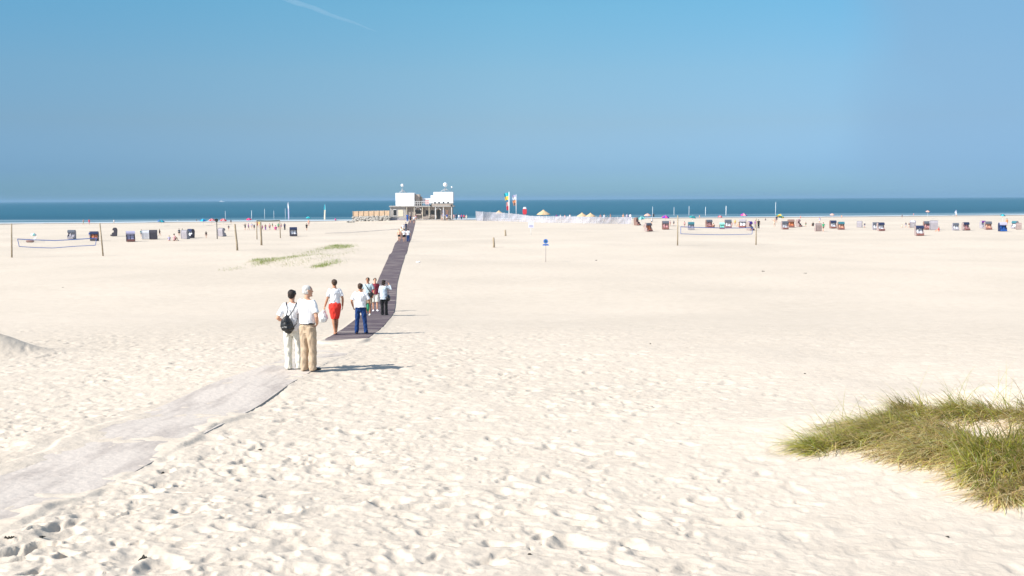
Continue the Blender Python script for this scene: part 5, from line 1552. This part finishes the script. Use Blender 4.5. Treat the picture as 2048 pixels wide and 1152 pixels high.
PEOPLE = [
 # on the path
 (798.5, 483, 25, 'stand', 160, 'peach', 'black', 'b', 'person in a peach top with dark shorts on the left side of the dark path', G1),
 (803, 479, 25, 'walk', 175, 'cream', 'brown', 'b', 'person in cream top and brown shorts on the path, left of the black shorts', G1),
 (808.5, 484, 26, 'stand', 5, 'white', 'black', 'k', 'person in white top and black shorts in the middle of the path group', G1),
 (816.5, 484, 26, 'long', -5, 'white', 'denim', 'b', 'person in a white shirt and blue trousers at the right edge of the dark path', G1),
 (812, 463, 18, 'long', 10, 'navy', 'grey', 'k', 'person in navy with grey trousers farther up the dark path', G1),
 (806.5, 466, 18, 'stand', 190, 'white', 'cream', 'w', 'person in pale clothes with white hair farther up the path, left of the navy one', G1),
 (815, 443, 16, 'long', 0, 'blue', 'blue', 'k', 'person all in blue where the dark path reaches the beach station', G3),
 (826, 439.5, 14, 'long', 0, 'black', 'grey', 'k', 'person in black where the dark path meets the station floor', G3),
 (821, 446, 16, 'walk', 10, 'navy', 'black', 'k', 'person in dark blue walking up the last stretch of the dark path', G3),
 (828, 447, 15, 'stand', 170, 'white', 'grey', 'b', 'person in white and grey at the right edge near the end of the path', G3),
 (832, 440.5, 13, 'stand', 180, 'pink', 'lilac', 'b', 'person in pink below the left arched canopy', G3),
 (885, 440.8, 14, 'walk', 90, 'lilac', 'cream', 'y', 'fair haired person in lilac in the station veranda beside the dark door', G3),
 (894, 441, 14, 'stand', 20, 'blue', 'white', 'b', 'person in blue and white at the right end of the station veranda', G3),
 (908, 439, 14, 'stand', 10, 'pink', 'peach', 'b', 'person in pink just right of the beach station', G3),
 (912.5, 439, 15, 'long', 200, 'navy', 'navy', 'k', 'person in navy, second of the row right of the beach station', G3),
 (918, 438.5, 14, 'stand', -30, 'white', 'lilac', 'b', 'person in white in the middle of the row right of the beach station', G3),
 (923, 438.5, 15, 'long', 30, 'magenta', 'black', 'k', 'person in magenta with black trousers in the row right of the beach station', G3),
 (928, 438, 13, 'stand', 170, 'red', 'black', 'k', 'person in dark red near the right end of the row by the station', G3),
 (933, 437.5, 12, 'stand', 0, 'cream', 'cream', 'w', 'person in cream, last of the row right of the beach station', G3),
 # far left
 (167, 449, 10, 'walk', 90, 'pink', 'green', 'y', 'small fair haired person in pink left of the one in red near the left shore'),
 (178.5, 449, 11, 'stand', 0, 'red', 'magenta', 'b', 'person in red near the shore above the leaning net post'),
 (179.5, 476, 12, 'stand', 30, 'blue', 'lilac', 'b', 'person in blue beside the navy beach chair at the left net'),
 (228, 447, 8, 'stand', 0, 'white', 'cream', 'y', 'tiny person in white at the left shore right of the leaning post'),
 (283, 474, 15, 'stand', 20, 'teal', 'grey', 'k', 'person in teal at the left side of the beach chair cluster'),
 (319.5, 472, 14, 'walk', -80, 'black', 'black', 'k', 'person in black walking right of the reddish based beach chair'),
 (338.5, 481.5, 11, 'sit', 20, 'lilac', 'pink', 'y', 'person in lilac sitting on the sand, left of two'),
 (348.5, 482, 15, 'sit', -20, 'pink', 'brown', 'b', 'person in pink sitting on the sand, right of two'),
 (358.5, 472, 15, 'stand', 15, 'grey', 'black', 'k', 'person in grey, left of two standing before the turned away pale chair'),
 (365, 472, 15, 'long', -10, 'teal', 'grey', 'k', 'person in teal, right of two standing before the turned away pale chair'),
 (355, 441, 8, 'stand', 0, 'white', 'white', 'y', 'tiny person all in white at the shore between two blue parasols'),
 (393, 442, 7, 'walk', 0, 'grey', 'grey', 'b', 'tiny person in grey at the shore left of the wide blue parasol'),
 (412.5, 476, 13, 'stand', 0, 'black', 'brown', 'k', 'slim person in black standing alone left of the dark sign post'),
 (457.5, 461, 10, 'walk', 40, 'grey', 'tan', 'b', 'small person in grey walking right of the lilac covered chair'),
 (462, 447.5, 7, 'stand', 0, 'black', 'black', 'k', 'tiny dark person on the beach just left of the tall leaning post'),
 # group near the posts
 (490.5, 460, 13, 'reach', 60, 'black', 'black', 'k', 'person in black with arms spread, left end of the playing group', G2),
 (497, 460, 13, 'walk', -60, 'purple', 'grey', 'b', 'person in purple next to the left end of the playing group', G2),
 (503.5, 457, 11, 'stand', 0, 'lilac', 'pink', 'y', 'person in lilac third from the left in the playing group', G2),
 (508.5, 459.5, 11, 'stand', 20, 'navy', 'black', 'k', 'person in navy left of the orange shirt in the playing group', G2),
 (514.5, 456, 14, 'reach', 30, 'orange', 'red', 'b', 'person in an orange shirt at the left post of the olive tape', G2),
 (519, 456, 14, 'stand', 10, 'yellow', 'cream', 'y', 'person in yellow beside the orange shirt under the olive tape', G2),
 (525, 461, 11, 'walk', 90, 'magenta', 'black', 'k', 'person in magenta right of the tall straight post', G2),
 (531, 460, 12, 'long', 0, 'brown', 'purple', 'k', 'person in brown with purple trousers in the middle of the playing group', G2),
 (539.5, 460, 13, 'stand', 20, 'pink', 'navy', 'b', 'person in pink with navy shorts in the playing group', G2),
 (545, 456, 10, 'walk', -90, 'green', 'red', 'b', 'person in green near the middle of the olive tape', G2),
 (551.5, 460.5, 10, 'sit', 30, 'magenta', 'pink', 'b', 'person in magenta crouching low in the playing group', G2),
 (557, 459, 13, 'stand', 0, 'green', 'brown', 'b', 'person in green at the right post of the olive tape', G2),
 (562.5, 458, 11, 'walk', 70, 'pink', 'purple', 'k', 'person in pink with purple shorts right of the olive tape', G2),
 (569.5, 460, 14, 'long', -10, 'navy', 'black', 'k', 'person in navy, right end of the playing group', G2),
 (613.5, 461, 14, 'walk', 20, 'black', 'black', 'k', 'person in black walking under the small turquoise parasol'),
 (617.5, 452, 13, 'stand', 10, 'peach', 'pink', 'y', 'person in peach standing at the small turquoise parasol'),
 (519, 438, 7, 'stand', 0, 'white', 'white', 'y', 'tiny person in white at the waterline behind the tall straight post'),
 (594, 437, 13, 'stand', 0, 'black', 'teal', 'k', 'dark person at the waterline right of the white feather flag'),
 (671, 441, 6, 'sit', 0, 'magenta', 'black', 'k', 'tiny person in magenta sitting right of the cream feather flag'),
 # behind and beyond the windbreak
 (1113, 441.5, 13, 'walk', 30, 'purple', 'lilac', 'b', 'person in purple behind the windbreak right of the widest straw parasol'),
 (1121, 441, 12, 'stand', 30, 'white', 'pink', 'y', 'person in white behind the windbreak, second right of the widest straw parasol'),
 (1129.5, 441.5, 12, 'walk', -40, 'pink', 'lilac', 'b', 'person in pink behind the windbreak between the straw parasols'),
 (1140, 441, 13, 'stand', 200, 'white', 'grey', 'b', 'person in white and grey behind the windbreak left of the paired straw parasols'),
 (1201, 442, 14, 'walk', 60, 'pink', 'peach', 'b', 'person in pink behind the windbreak right of the paired straw parasols'),
 (1208.5, 442.5, 14, 'stand', 20, 'white', 'white', 'y', 'person all in white standing behind the windbreak'),
 (1215, 443, 12, 'stand', 0, 'teal', 'navy', 'k', 'person in teal behind the windbreak next to the one all in white'),
 (1221, 442, 15, 'walk', 120, 'brown', 'red', 'b', 'person in brown with red shorts behind the windbreak'),
 (1246.5, 441.5, 14, 'stand', 20, 'peach', 'yellow', 'y', 'person in peach behind the right part of the windbreak'),
 (1254, 441, 18, 'long', 10, 'lilac', 'purple', 'b', 'left of a tall pair in lilac behind the right part of the windbreak'),
 (1260.5, 441, 18, 'long', -10, 'white', 'purple', 'k', 'right of a tall pair in white behind the right part of the windbreak'),
 (1291, 456, 12, 'sit', 20, 'black', 'teal', 'k', 'person in black sitting between the first two right hand beach chairs'),
 (1303.5, 449, 14, 'walk', 40, 'white', 'grey', 'w', 'person in white with grey shorts above the red brown beach chair'),
 (1307, 434, 14, 'stand', 0, 'black', 'black', 'k', 'dark person at the waterline behind the peach parasol'),
 (1340, 453, 12, 'stand', 20, 'pink', 'peach', 'b', 'person in pink at the right side of the magenta and violet parasol'),
 (1347.5, 451, 8, 'stand', 0, 'grey', 'black', 'k', 'small person in grey just left of the left post of the right net'),
 (1369, 455.5, 13, 'walk', 30, 'pink', 'brown', 'b', 'person in pink seen between net post and teal topped chair'),
 (1399, 437, 7, 'stand', 0, 'peach', 'peach', 'b', 'tiny person in peach near the shore behind the net'),
 (1427, 455, 9, 'sit', -20, 'peach', 'red', 'b', 'person in peach sitting right of the wide brown chair'),
 (1470, 451, 12, 'stand', 10, 'yellow', 'orange', 'y', 'person in yellow between two chairs behind the net'),
 (1463.5, 455, 9, 'walk', 10, 'pink', 'pink', 'b', 'small person in pink right of the white cushioned chair'),
 (1477, 454, 10, 'sit', 10, 'peach', 'pink', 'y', 'person in peach sitting left of the brown framed chair'),
 (1511, 456, 16, 'long', 15, 'purple', 'grey', 'k', 'person in purple left of the right post of the right net'),
 (1517, 457, 18, 'long', -10, 'black', 'black', 'k', 'person in black just right of the right post of the right net'),
 (1531, 441, 5, 'sit', 0, 'grey', 'grey', 'b', 'tiny grey person sitting near the shore right of the net'),
 (1549, 453, 16, 'reach', 20, 'peach', 'cream', 'y', 'person in peach with raised arms left of the tilted green parasol'),
 (1553, 445, 14, 'stand', 10, 'navy', 'navy', 'k', 'person in navy close to the pole of the tilted green parasol'),
 (1601, 438, 7, 'walk', 0, 'pink', 'red', 'b', 'tiny person in pink at the shore above the pink beach chair'),
 (1611.5, 454, 10, 'walk', 60, 'brown', 'green', 'b', 'person in brown walking right of the pink beach chair'),
 (1626, 452.5, 9, 'sit', 0, 'black', 'black', 'k', 'person in black sitting left of the white backed chair'),
 (1639, 446, 12, 'stand', 10, 'lilac', 'white', 'b', 'person in lilac behind the white backed chair with red foot'),
 (1646.5, 463, 18, 'walk', 15, 'green', 'brown', 'b', 'person in green walking right of the white backed chair'),
 (1683, 437, 5, 'walk', 0, 'peach', 'pink', 'b', 'tiny person in peach at the shore above the teal topped chair'),
 (1729, 456, 10, 'stand', 20, 'grey', 'lilac', 'w', 'person in grey right of the pale grey chair in the gap'),
 (1804, 436, 6, 'stand', 0, 'grey', 'grey', 'b', 'tiny grey person alone at the shore right of the red footed chair'),
 (1804, 455, 6, 'sit', 0, 'cream', 'pink', 'y', 'small fair haired person sitting on open sand left of the white parasol'),
 (1811.5, 455, 10, 'walk', 30, 'grey', 'lilac', 'b', 'person in grey walking on open sand left of the white parasol'),
 (1818, 456, 9, 'stand', 0, 'brown', 'cream', 'b', 'small person in brown just left of the white parasol'),
 (1827, 431, 5, 'walk', 0, 'pink', 'red', 'b', 'tiny person in pink at the waterline above the white parasol'),
 (1877.5, 463, 10, 'sit', 50, 'red', 'peach', 'b', 'person in red sitting right of the tall white chair'),
 (1912.5, 434, 5, 'stand', 0, 'cream', 'peach', 'b', 'tiny person in cream at the shore below the sail'),
 (2013.5, 452, 15, 'stand', 10, 'orange', 'peach', 'b', 'person in orange right behind the bright blue chair'),
]
for e in PEOPLE: far_person(*e)

# ------------------------------------------------------------------ deck chair and bag in the left net, sail, ship
r = root('deck_chair', P(66, 484), R(-60), 'small white folding chair under the mint parasol in the left net', 'deck chair')
c = MB(); 
for s in (-1, 1):
    c.tube((s * .28, .35, 0), (s * .28, -.35, .42), .018, .018, 7); c.tube((s * .28, -.35, 0), (s * .28, .55, .85), .018, .018, 7)
c.build('frame', WPOLE, r, True)
c = MB(); c.loft([(0, -.33, .40), (0, -.05, .30), (0, .25, .45), (0, .53, .83)], [(.27, .012)] * 4, 12, False, up=(1, 0, 0)); c.build('seat', PAL['white'], r)
p = P(60, 485); c = MB(); c.loft([(-.45, 0, .18), (0, 0, .2), (.45, 0, .18)], [.16, .22, .16], 12)
c.loft([(-.2, 0, .36), (0, 0, .52), (.2, 0, .36)], [.02] * 3, 8)
props(c.build('beach_bag', PAL['brown'], None, True, (p.x, p.y, GZ(p.x, p.y))), 'dark brown beach bag on the sand left of the mint parasol', 'bag')

p = Vector((0, 0, 0)); d = ray(1911, 430.5); t = -CAM_Z / d.z; p = EYEPOS + d * t
r = root('windsurfer', (p.x, p.y, 0.0), 0, 'small white and violet sail of a windsurf board in the shallow water on the right', 'windsurf board')
s = p.y / F
c = MB(); c.loft([(-1.1, 0, .03), (-.6, 0, .06), (.8, 0, .06), (1.25, 0, .1)], [(.05, .1), (.06, .3), (.06, .3), (.04, .06)], 12, True, up=(0, 0, 1)); c.build('board', WPAINT, r, True)
c = MB(); vs = [(0, 0, .15), (.9 * s * 3.5, .05, .5), (.2, .03, 11 * s), (-.35, 0, 6 * s)]
vs += [(x, y + .03, z) for x, y, z in vs]; c.add(vs, [(0, 1, 2, 3), (7, 6, 5, 4), (0, 4, 5, 1), (1, 5, 6, 2), (2, 6, 7, 3), (3, 7, 4, 0)]); c.build('sail', PAL['white'], r)
c = MB(); c.tube((0, 0, .06), (.05, 0, 11.3 * s), .03, .02, 8); c.build('mast', PAL['violet'], r, True)

d = ray(444, 401.6); r = root('ship', (d.x / d.y * 5200, 5200, 0), .2, 'tiny white ship on the horizon above the wide blue parasol', 'ship')
c = MB(); c.loft([(-12, 0, 1.5), (-9, 0, 1.4), (8, 0, 1.4), (12, 0, 2.2)], [(1.4, 1.8), (1.6, 2.6), (1.6, 2.6), (1.2, .4)], 14, True, up=(0, 0, 1)); c.build('hull', WPAINT, r, True)
c = MB(); c.box((-3, 0, 4.6), (9, 3.6, 3.6)); c.box((-4, 0, 7.3), (5, 3, 1.8)); c.build('superstructure', WPAINT, r)
c = MB(); c.tube((-4, 0, 8.1), (-4, 0, 13), .2, .1, 8); c.build('mast', STEEL, r)

# ------------------------------------------------------------------ debris on the sand
DEB = material('seaweed_scrap', (0.035, 0.032, 0.026), .8, .3, 20, .6, 40)
for k, (px, py, w, lab) in enumerate([(20, 1084, .07, 'dark clump of dried seaweed at the lower left edge'), (82, 1078, .05, 'thin dark seaweed scrap right of the lower left clump'),
        (290, 1113, .08, 'brown seaweed clump in a footprint left of the bottom centre'), (520, 899, .05, 'small dark seaweed scrap below the right edge of the sandy mat'),
        (1058, 1108, .045, 'tiny dark seaweed scrap near the bottom centre'), (1301, 688, .07, 'dark scrap alone on smooth sand right of the walkers'),
        (1610, 748, .06, 'tiny dark scrap above the dune grass'), (126, 575, .12, 'dark scrap on smooth sand at the left'), (326, 952, .05, 'small dark scrap above the brown seaweed clump'),
        (1895, 1074, .04, 'tiny dark scrap below the dune grass'), (1192, 521, .22, 'faint dark scrap right of the round blue sign'), (1527, 543, .22, 'small dark scrap on the empty sand below the right net post'),
        (1611, 547, .2, 'small dark scrap farthest right on the empty middle sand')]):
    p = P(px, py); z = GZ(p.x, p.y)
    c = MB(); random.seed(k + 40); w *= .5
    for j in range(7):
        a = random.uniform(0, 6.3); L = w * random.uniform(.5, 1.2)
        q0 = Vector((random.uniform(-w, w) * .4, random.uniform(-w, w) * .4, 0.0))
        c.loft([q0, q0 + Vector((math.cos(a) * L * .5, math.sin(a) * L * .5, w * random.uniform(.1, .5))), q0 + Vector((math.cos(a) * L, math.sin(a) * L, 0))], [w * .12, w * .2, w * .07], 6)
    o = c.build('seaweed', DEB, None, True, (p.x, p.y, z)); props(o, lab, 'seaweed', 'scraps lying on the sand')
p = P(836, 525); c = MB(); c.ell((0, 0, .05), (.22, .15, .07), 10, 6); c.ell((.1, .05, .08), (.12, .14, .06), 8, 5)
props(obj('shell_heap', remesh(c, .03, 1, .01), WPAINT), 'small white lump on the sand just right of the dark path', 'stone').location = (p.x, p.y, GZ(p.x, p.y) - .01)

# ------------------------------------------------------------------ dune grass
def grass_material(name):
    m = bpy.data.materials.new(name); m.use_nodes = True
    nt = m.node_tree; b = nt.nodes['Principled BSDF']
    b.inputs['Roughness'].default_value = .55; b.inputs['Specular IOR Level'].default_value = .25
    a = nt.nodes.new('ShaderNodeAttribute'); a.attribute_name = 'blade_colour'
    nt.links.new(a.outputs['Color'], b.inputs['Base Color'])
    tr = nt.nodes.new('ShaderNodeBsdfTranslucent'); nt.links.new(a.outputs['Color'], tr.inputs['Color'])
    mx = nt.nodes.new('ShaderNodeMixShader'); mx.inputs[0].default_value = .4
    nt.links.new(b.outputs[0], mx.inputs[1]); nt.links.new(tr.outputs[0], mx.inputs[2])
    nt.links.new(mx.outputs[0], nt.nodes['Material Output'].inputs['Surface'])
    return m
GM = grass_material('grass_blades')
def blades(name, X, Y, az, L, lean, width, col, label, segs=4):
    """X,Y roots; az heading of the bend; L length; lean = start tilt; all arrays"""
    n = len(X); Z = gfull(X, Y) - .02
    pts = np.zeros((n, segs + 1, 3)); pts[:, 0] = np.c_[X, Y, Z]
    curv = RNG.uniform(.5, 1.25, n)
    for k in range(segs):
        th = lean + curv * (k + .5) / segs
        st = (L / segs)[:, None] * np.c_[np.sin(th) * np.cos(az), np.sin(th) * np.sin(az), np.cos(th)]
        pts[:, k + 1] = pts[:, k] + st
    ang = az + math.pi / 2 + RNG.uniform(-.7, .7, n)
    sd = np.c_[np.cos(ang), np.sin(ang), np.zeros(n)]
    V = np.zeros((n, segs + 1, 2, 3))
    for k in range(segs + 1):
        w = (width * (1 - (k / segs) ** 1.5) + .0006)[:, None] / 2
        V[:, k, 0] = pts[:, k] - sd * w; V[:, k, 1] = pts[:, k] + sd * w
    nv = (segs + 1) * 2
    base_i = (np.arange(n) * nv)[:, None, None]
    q = np.array([[2 * k, 2 * k + 1, 2 * k + 3, 2 * k + 2] for k in range(segs)])[None]
    Fc = (base_i + q).reshape(-1, 4)
    me = bpy.data.meshes.new(name)
    co = V.reshape(-1, 3)
    me.vertices.add(len(co)); me.vertices.foreach_set('co', co.ravel())
    me.loops.add(Fc.size); me.loops.foreach_set('vertex_index', Fc.ravel().astype(np.int32))
    me.polygons.add(len(Fc)); me.polygons.foreach_set('loop_start', np.arange(0, Fc.size, 4, dtype=np.int32)); me.polygons.foreach_set('loop_total', np.full(len(Fc), 4, np.int32))
    me.update(calc_edges=True)
    at = me.color_attributes.new('blade_colour', 'FLOAT_COLOR', 'POINT')
    cc = np.ones((n, nv, 4)); cc[:, :, :3] = col[:, None, :]
    at.data.foreach_set('color', cc.ravel())
    me.materials.append(GM)
    o = bpy.data.objects.new(name, me); COL.objects.link(o)
    props(o, label, 'grass', None, 'stuff')
    return o
GRN = np.array([(0.40, 0.42, 0.075), (0.52, 0.50, 0.11), (0.25, 0.32, 0.065), (0.58, 0.54, 0.10)])
STR = np.array([(0.72, 0.55, 0.30), (0.75, 0.60, 0.34), (0.62, 0.43, 0.22), (0.60, 0.50, 0.22)])
def near_grass():
    # tufts: photo pixel of the root, radius (m), blades, length, heading of the bend, tilt, share of green
    K = []
    rnd = random.Random(3)
    def cl(px, py, rad, n, L, az, lean, g, sp=.45):
        K.append((P(px, py), rad, n, L, math.radians(az), lean, g, sp))
    def run(pts, rad, n, L, az, lean, g, k=3):
        """k small tufts scattered about every given root"""
        for px, py in pts:
            for _ in range(k):
                cl(px + rnd.uniform(-16, 16), py + rnd.uniform(-6, 6), rad * rnd.uniform(.5, 1.1), int(n * rnd.uniform(.4, 1.5)), L * rnd.uniform(.7, 1.2), az + rnd.uniform(-22, 22), lean + .12 + rnd.uniform(-.2, .2), g - .22 + rnd.uniform(-.28, .28))
    # left tip and the body behind it
    run([(1642, 900), (1658, 890), (1680, 880), (1705, 870), (1732, 862), (1760, 856), (1785, 852), (1815, 850), (1720, 888), (1750, 880), (1785, 874)], .20, 135, .47, 200, .95, .78)
    # ridge line: short, broken
    run([(1680, 856), (1710, 850), (1740, 846), (1770, 842), (1800, 838), (1825, 835), (1850, 832), (1880, 829)], .24, 80, .32, 192, .95, .65)
    run([(1815, 826), (1835, 824), (1905, 824), (1925, 822), (1950, 824), (1975, 828), (2005, 834), (2040, 836), (2075, 836), (2115, 838)], .20, 100, .40, 185, .7, .65)
    run([(1790, 856), (1830, 852), (1870, 848), (1900, 846), (1950, 846), (2010, 846), (2060, 850)], .2, 25, .25, 180, .9, .3)
    # belly
    run([(1835, 856), (1865, 860), (1895, 866), (1925, 872), (1790, 870), (1825, 872), (1860, 876), (1895, 880), (1930, 888), (1810, 892), (1845, 896), (1880, 902), (1915, 908), (1850, 914)], .20, 110, .50, 212, 1.05, .45)
    run([(1800, 912), (1840, 924), (1880, 922), (1760, 904), (1920, 930)], .24, 55, .50, 218, 1.15, .12)
    # big tuft at the right, hanging down towards us
    run([(1945, 905), (1975, 900), (2005, 898), (2040, 900), (1960, 925), (1990, 920), (2020, 920), (2055, 920), (1975, 945), (2010, 945), (2045, 945), (2085, 930), (2120, 915)], .18, 190, .55, 232, .85, .70)
    run([(1955, 962), (1985, 968), (2015, 972), (2045, 968), (2085, 955), (1975, 985), (2010, 990), (2045, 985)], .18, 110, .50, 240, 1.05, .45)
    run([(2030, 872), (2065, 868), (2100, 862)], .18, 60, .34, 200, .8, .5)
    X = []; Y = []; A = []; L = []; LE = []; CO = []; WD = []
    for p, rad, n, l, az, lean, g, sp in K:
        n = max(4, n)
        a = RNG.uniform(0, 2 * math.pi, n); rr = rad * np.sqrt(RNG.uniform(0, 1, n))
        X.append(p.x + rr * np.cos(a)); Y.append(p.y + rr * np.sin(a) * 1.1)
        A.append(az + RNG.normal(0, sp, n)); L.append(l * RNG.uniform(.35, 1.25, n)); LE.append(np.clip(lean + RNG.normal(0, .28, n), 0, 1.5))
        isg = RNG.uniform(0, 1, n) < g
        tone = rnd.uniform(.9, 1.4)
        c = np.where(isg[:, None], GRN[RNG.integers(0, 4, n)], STR[RNG.integers(0, 4, n)]) * RNG.uniform(.45, 1.35, (n, 1)) * tone
        CO.append(np.clip(c, 0, .8)); WD.append(RNG.uniform(.005, .016, n))
    # single long upright blades standing over the ridge
    for px, py in ((1660, 866), (1680, 858), (1705, 850), (1720, 846), (1890, 826), (1915, 820), (1935, 822), (1960, 828), (2000, 834), (2030, 836), (1820, 832), (2050, 838)):
        p = P(px, py); n = 9
        X.append(p.x + RNG.normal(0, .15, n)); Y.append(p.y + RNG.normal(0, .15, n)); A.append(RNG.choice([0.4, 2.6, 3.3], n) + RNG.normal(0, .4, n))
        L.append(RNG.uniform(.4, .75, n)); LE.append(RNG.uniform(.1, .6, n)); CO.append(GRN[RNG.integers(0, 4, n)] * .75); WD.append(RNG.uniform(.003, .006, n))
    cat = np.concatenate
    blades('dune_grass', cat(X), cat(Y), cat(A), cat(L), cat(LE), cat(WD), cat(CO), 'thick wind-bent green and straw dune grass on the small dune at the lower right')
near_grass()
def far_grass(spots, label, L=.32, g=.8):
    X = []; Y = []
    for px, py, w, h, n in spots:
        p = P(px, py); s = p.y / F
        a = RNG.normal(0, .42, n); b = RNG.normal(0, .42, n)
        X.append(p.x + a * w * s / 2 * 1.2); Y.append(p.y + b * h * (p.y ** 2 / (F * 6.0)) * .85)
    X = np.concatenate(X); Y = np.concatenate(Y); n = len(X)
    isg = RNG.uniform(0, 1, n) < g
    c = np.where(isg[:, None], np.array([(0.28, 0.36, 0.09)]), np.array([(0.42, 0.38, 0.20)])) * RNG.uniform(.8, 1.3, (n, 1))
    blades('beach_grass', X, Y, RNG.normal(math.pi, .9, n), L * RNG.uniform(.5, 1.2, n), RNG.uniform(.1, .8, n), RNG.uniform(.012, .03, n), c, label, 3)
far_grass([(688, 494, 42, 5, 1100), (660, 496, 40, 4, 450), (672, 492, 30, 3, 500)], 'brightest far grass patch on a low rise left of the dark path')
far_grass([(530, 524, 44, 6, 800), (512, 521, 24, 4, 300), (555, 519, 60, 6, 450), (590, 514, 60, 6, 450), (625, 505, 60, 6, 220), (640, 500, 40, 5, 150)], 'long thin band of far grass sloping up from the left', .3, .65)
far_grass([(640, 533, 30, 5, 420), (668, 525, 40, 6, 350), (652, 530, 30, 5, 250)], 'small far grass patch nearest the walkers', .3, .75)
far_grass([(470, 538, 50, 6, 120), (610, 522, 70, 8, 300), (700, 503, 40, 8, 130), (575, 528, 60, 6, 160), (660, 512, 60, 8, 220), (620, 510, 80, 6, 260)], 'sparse single tufts scattered round the far grass', .25, .5)
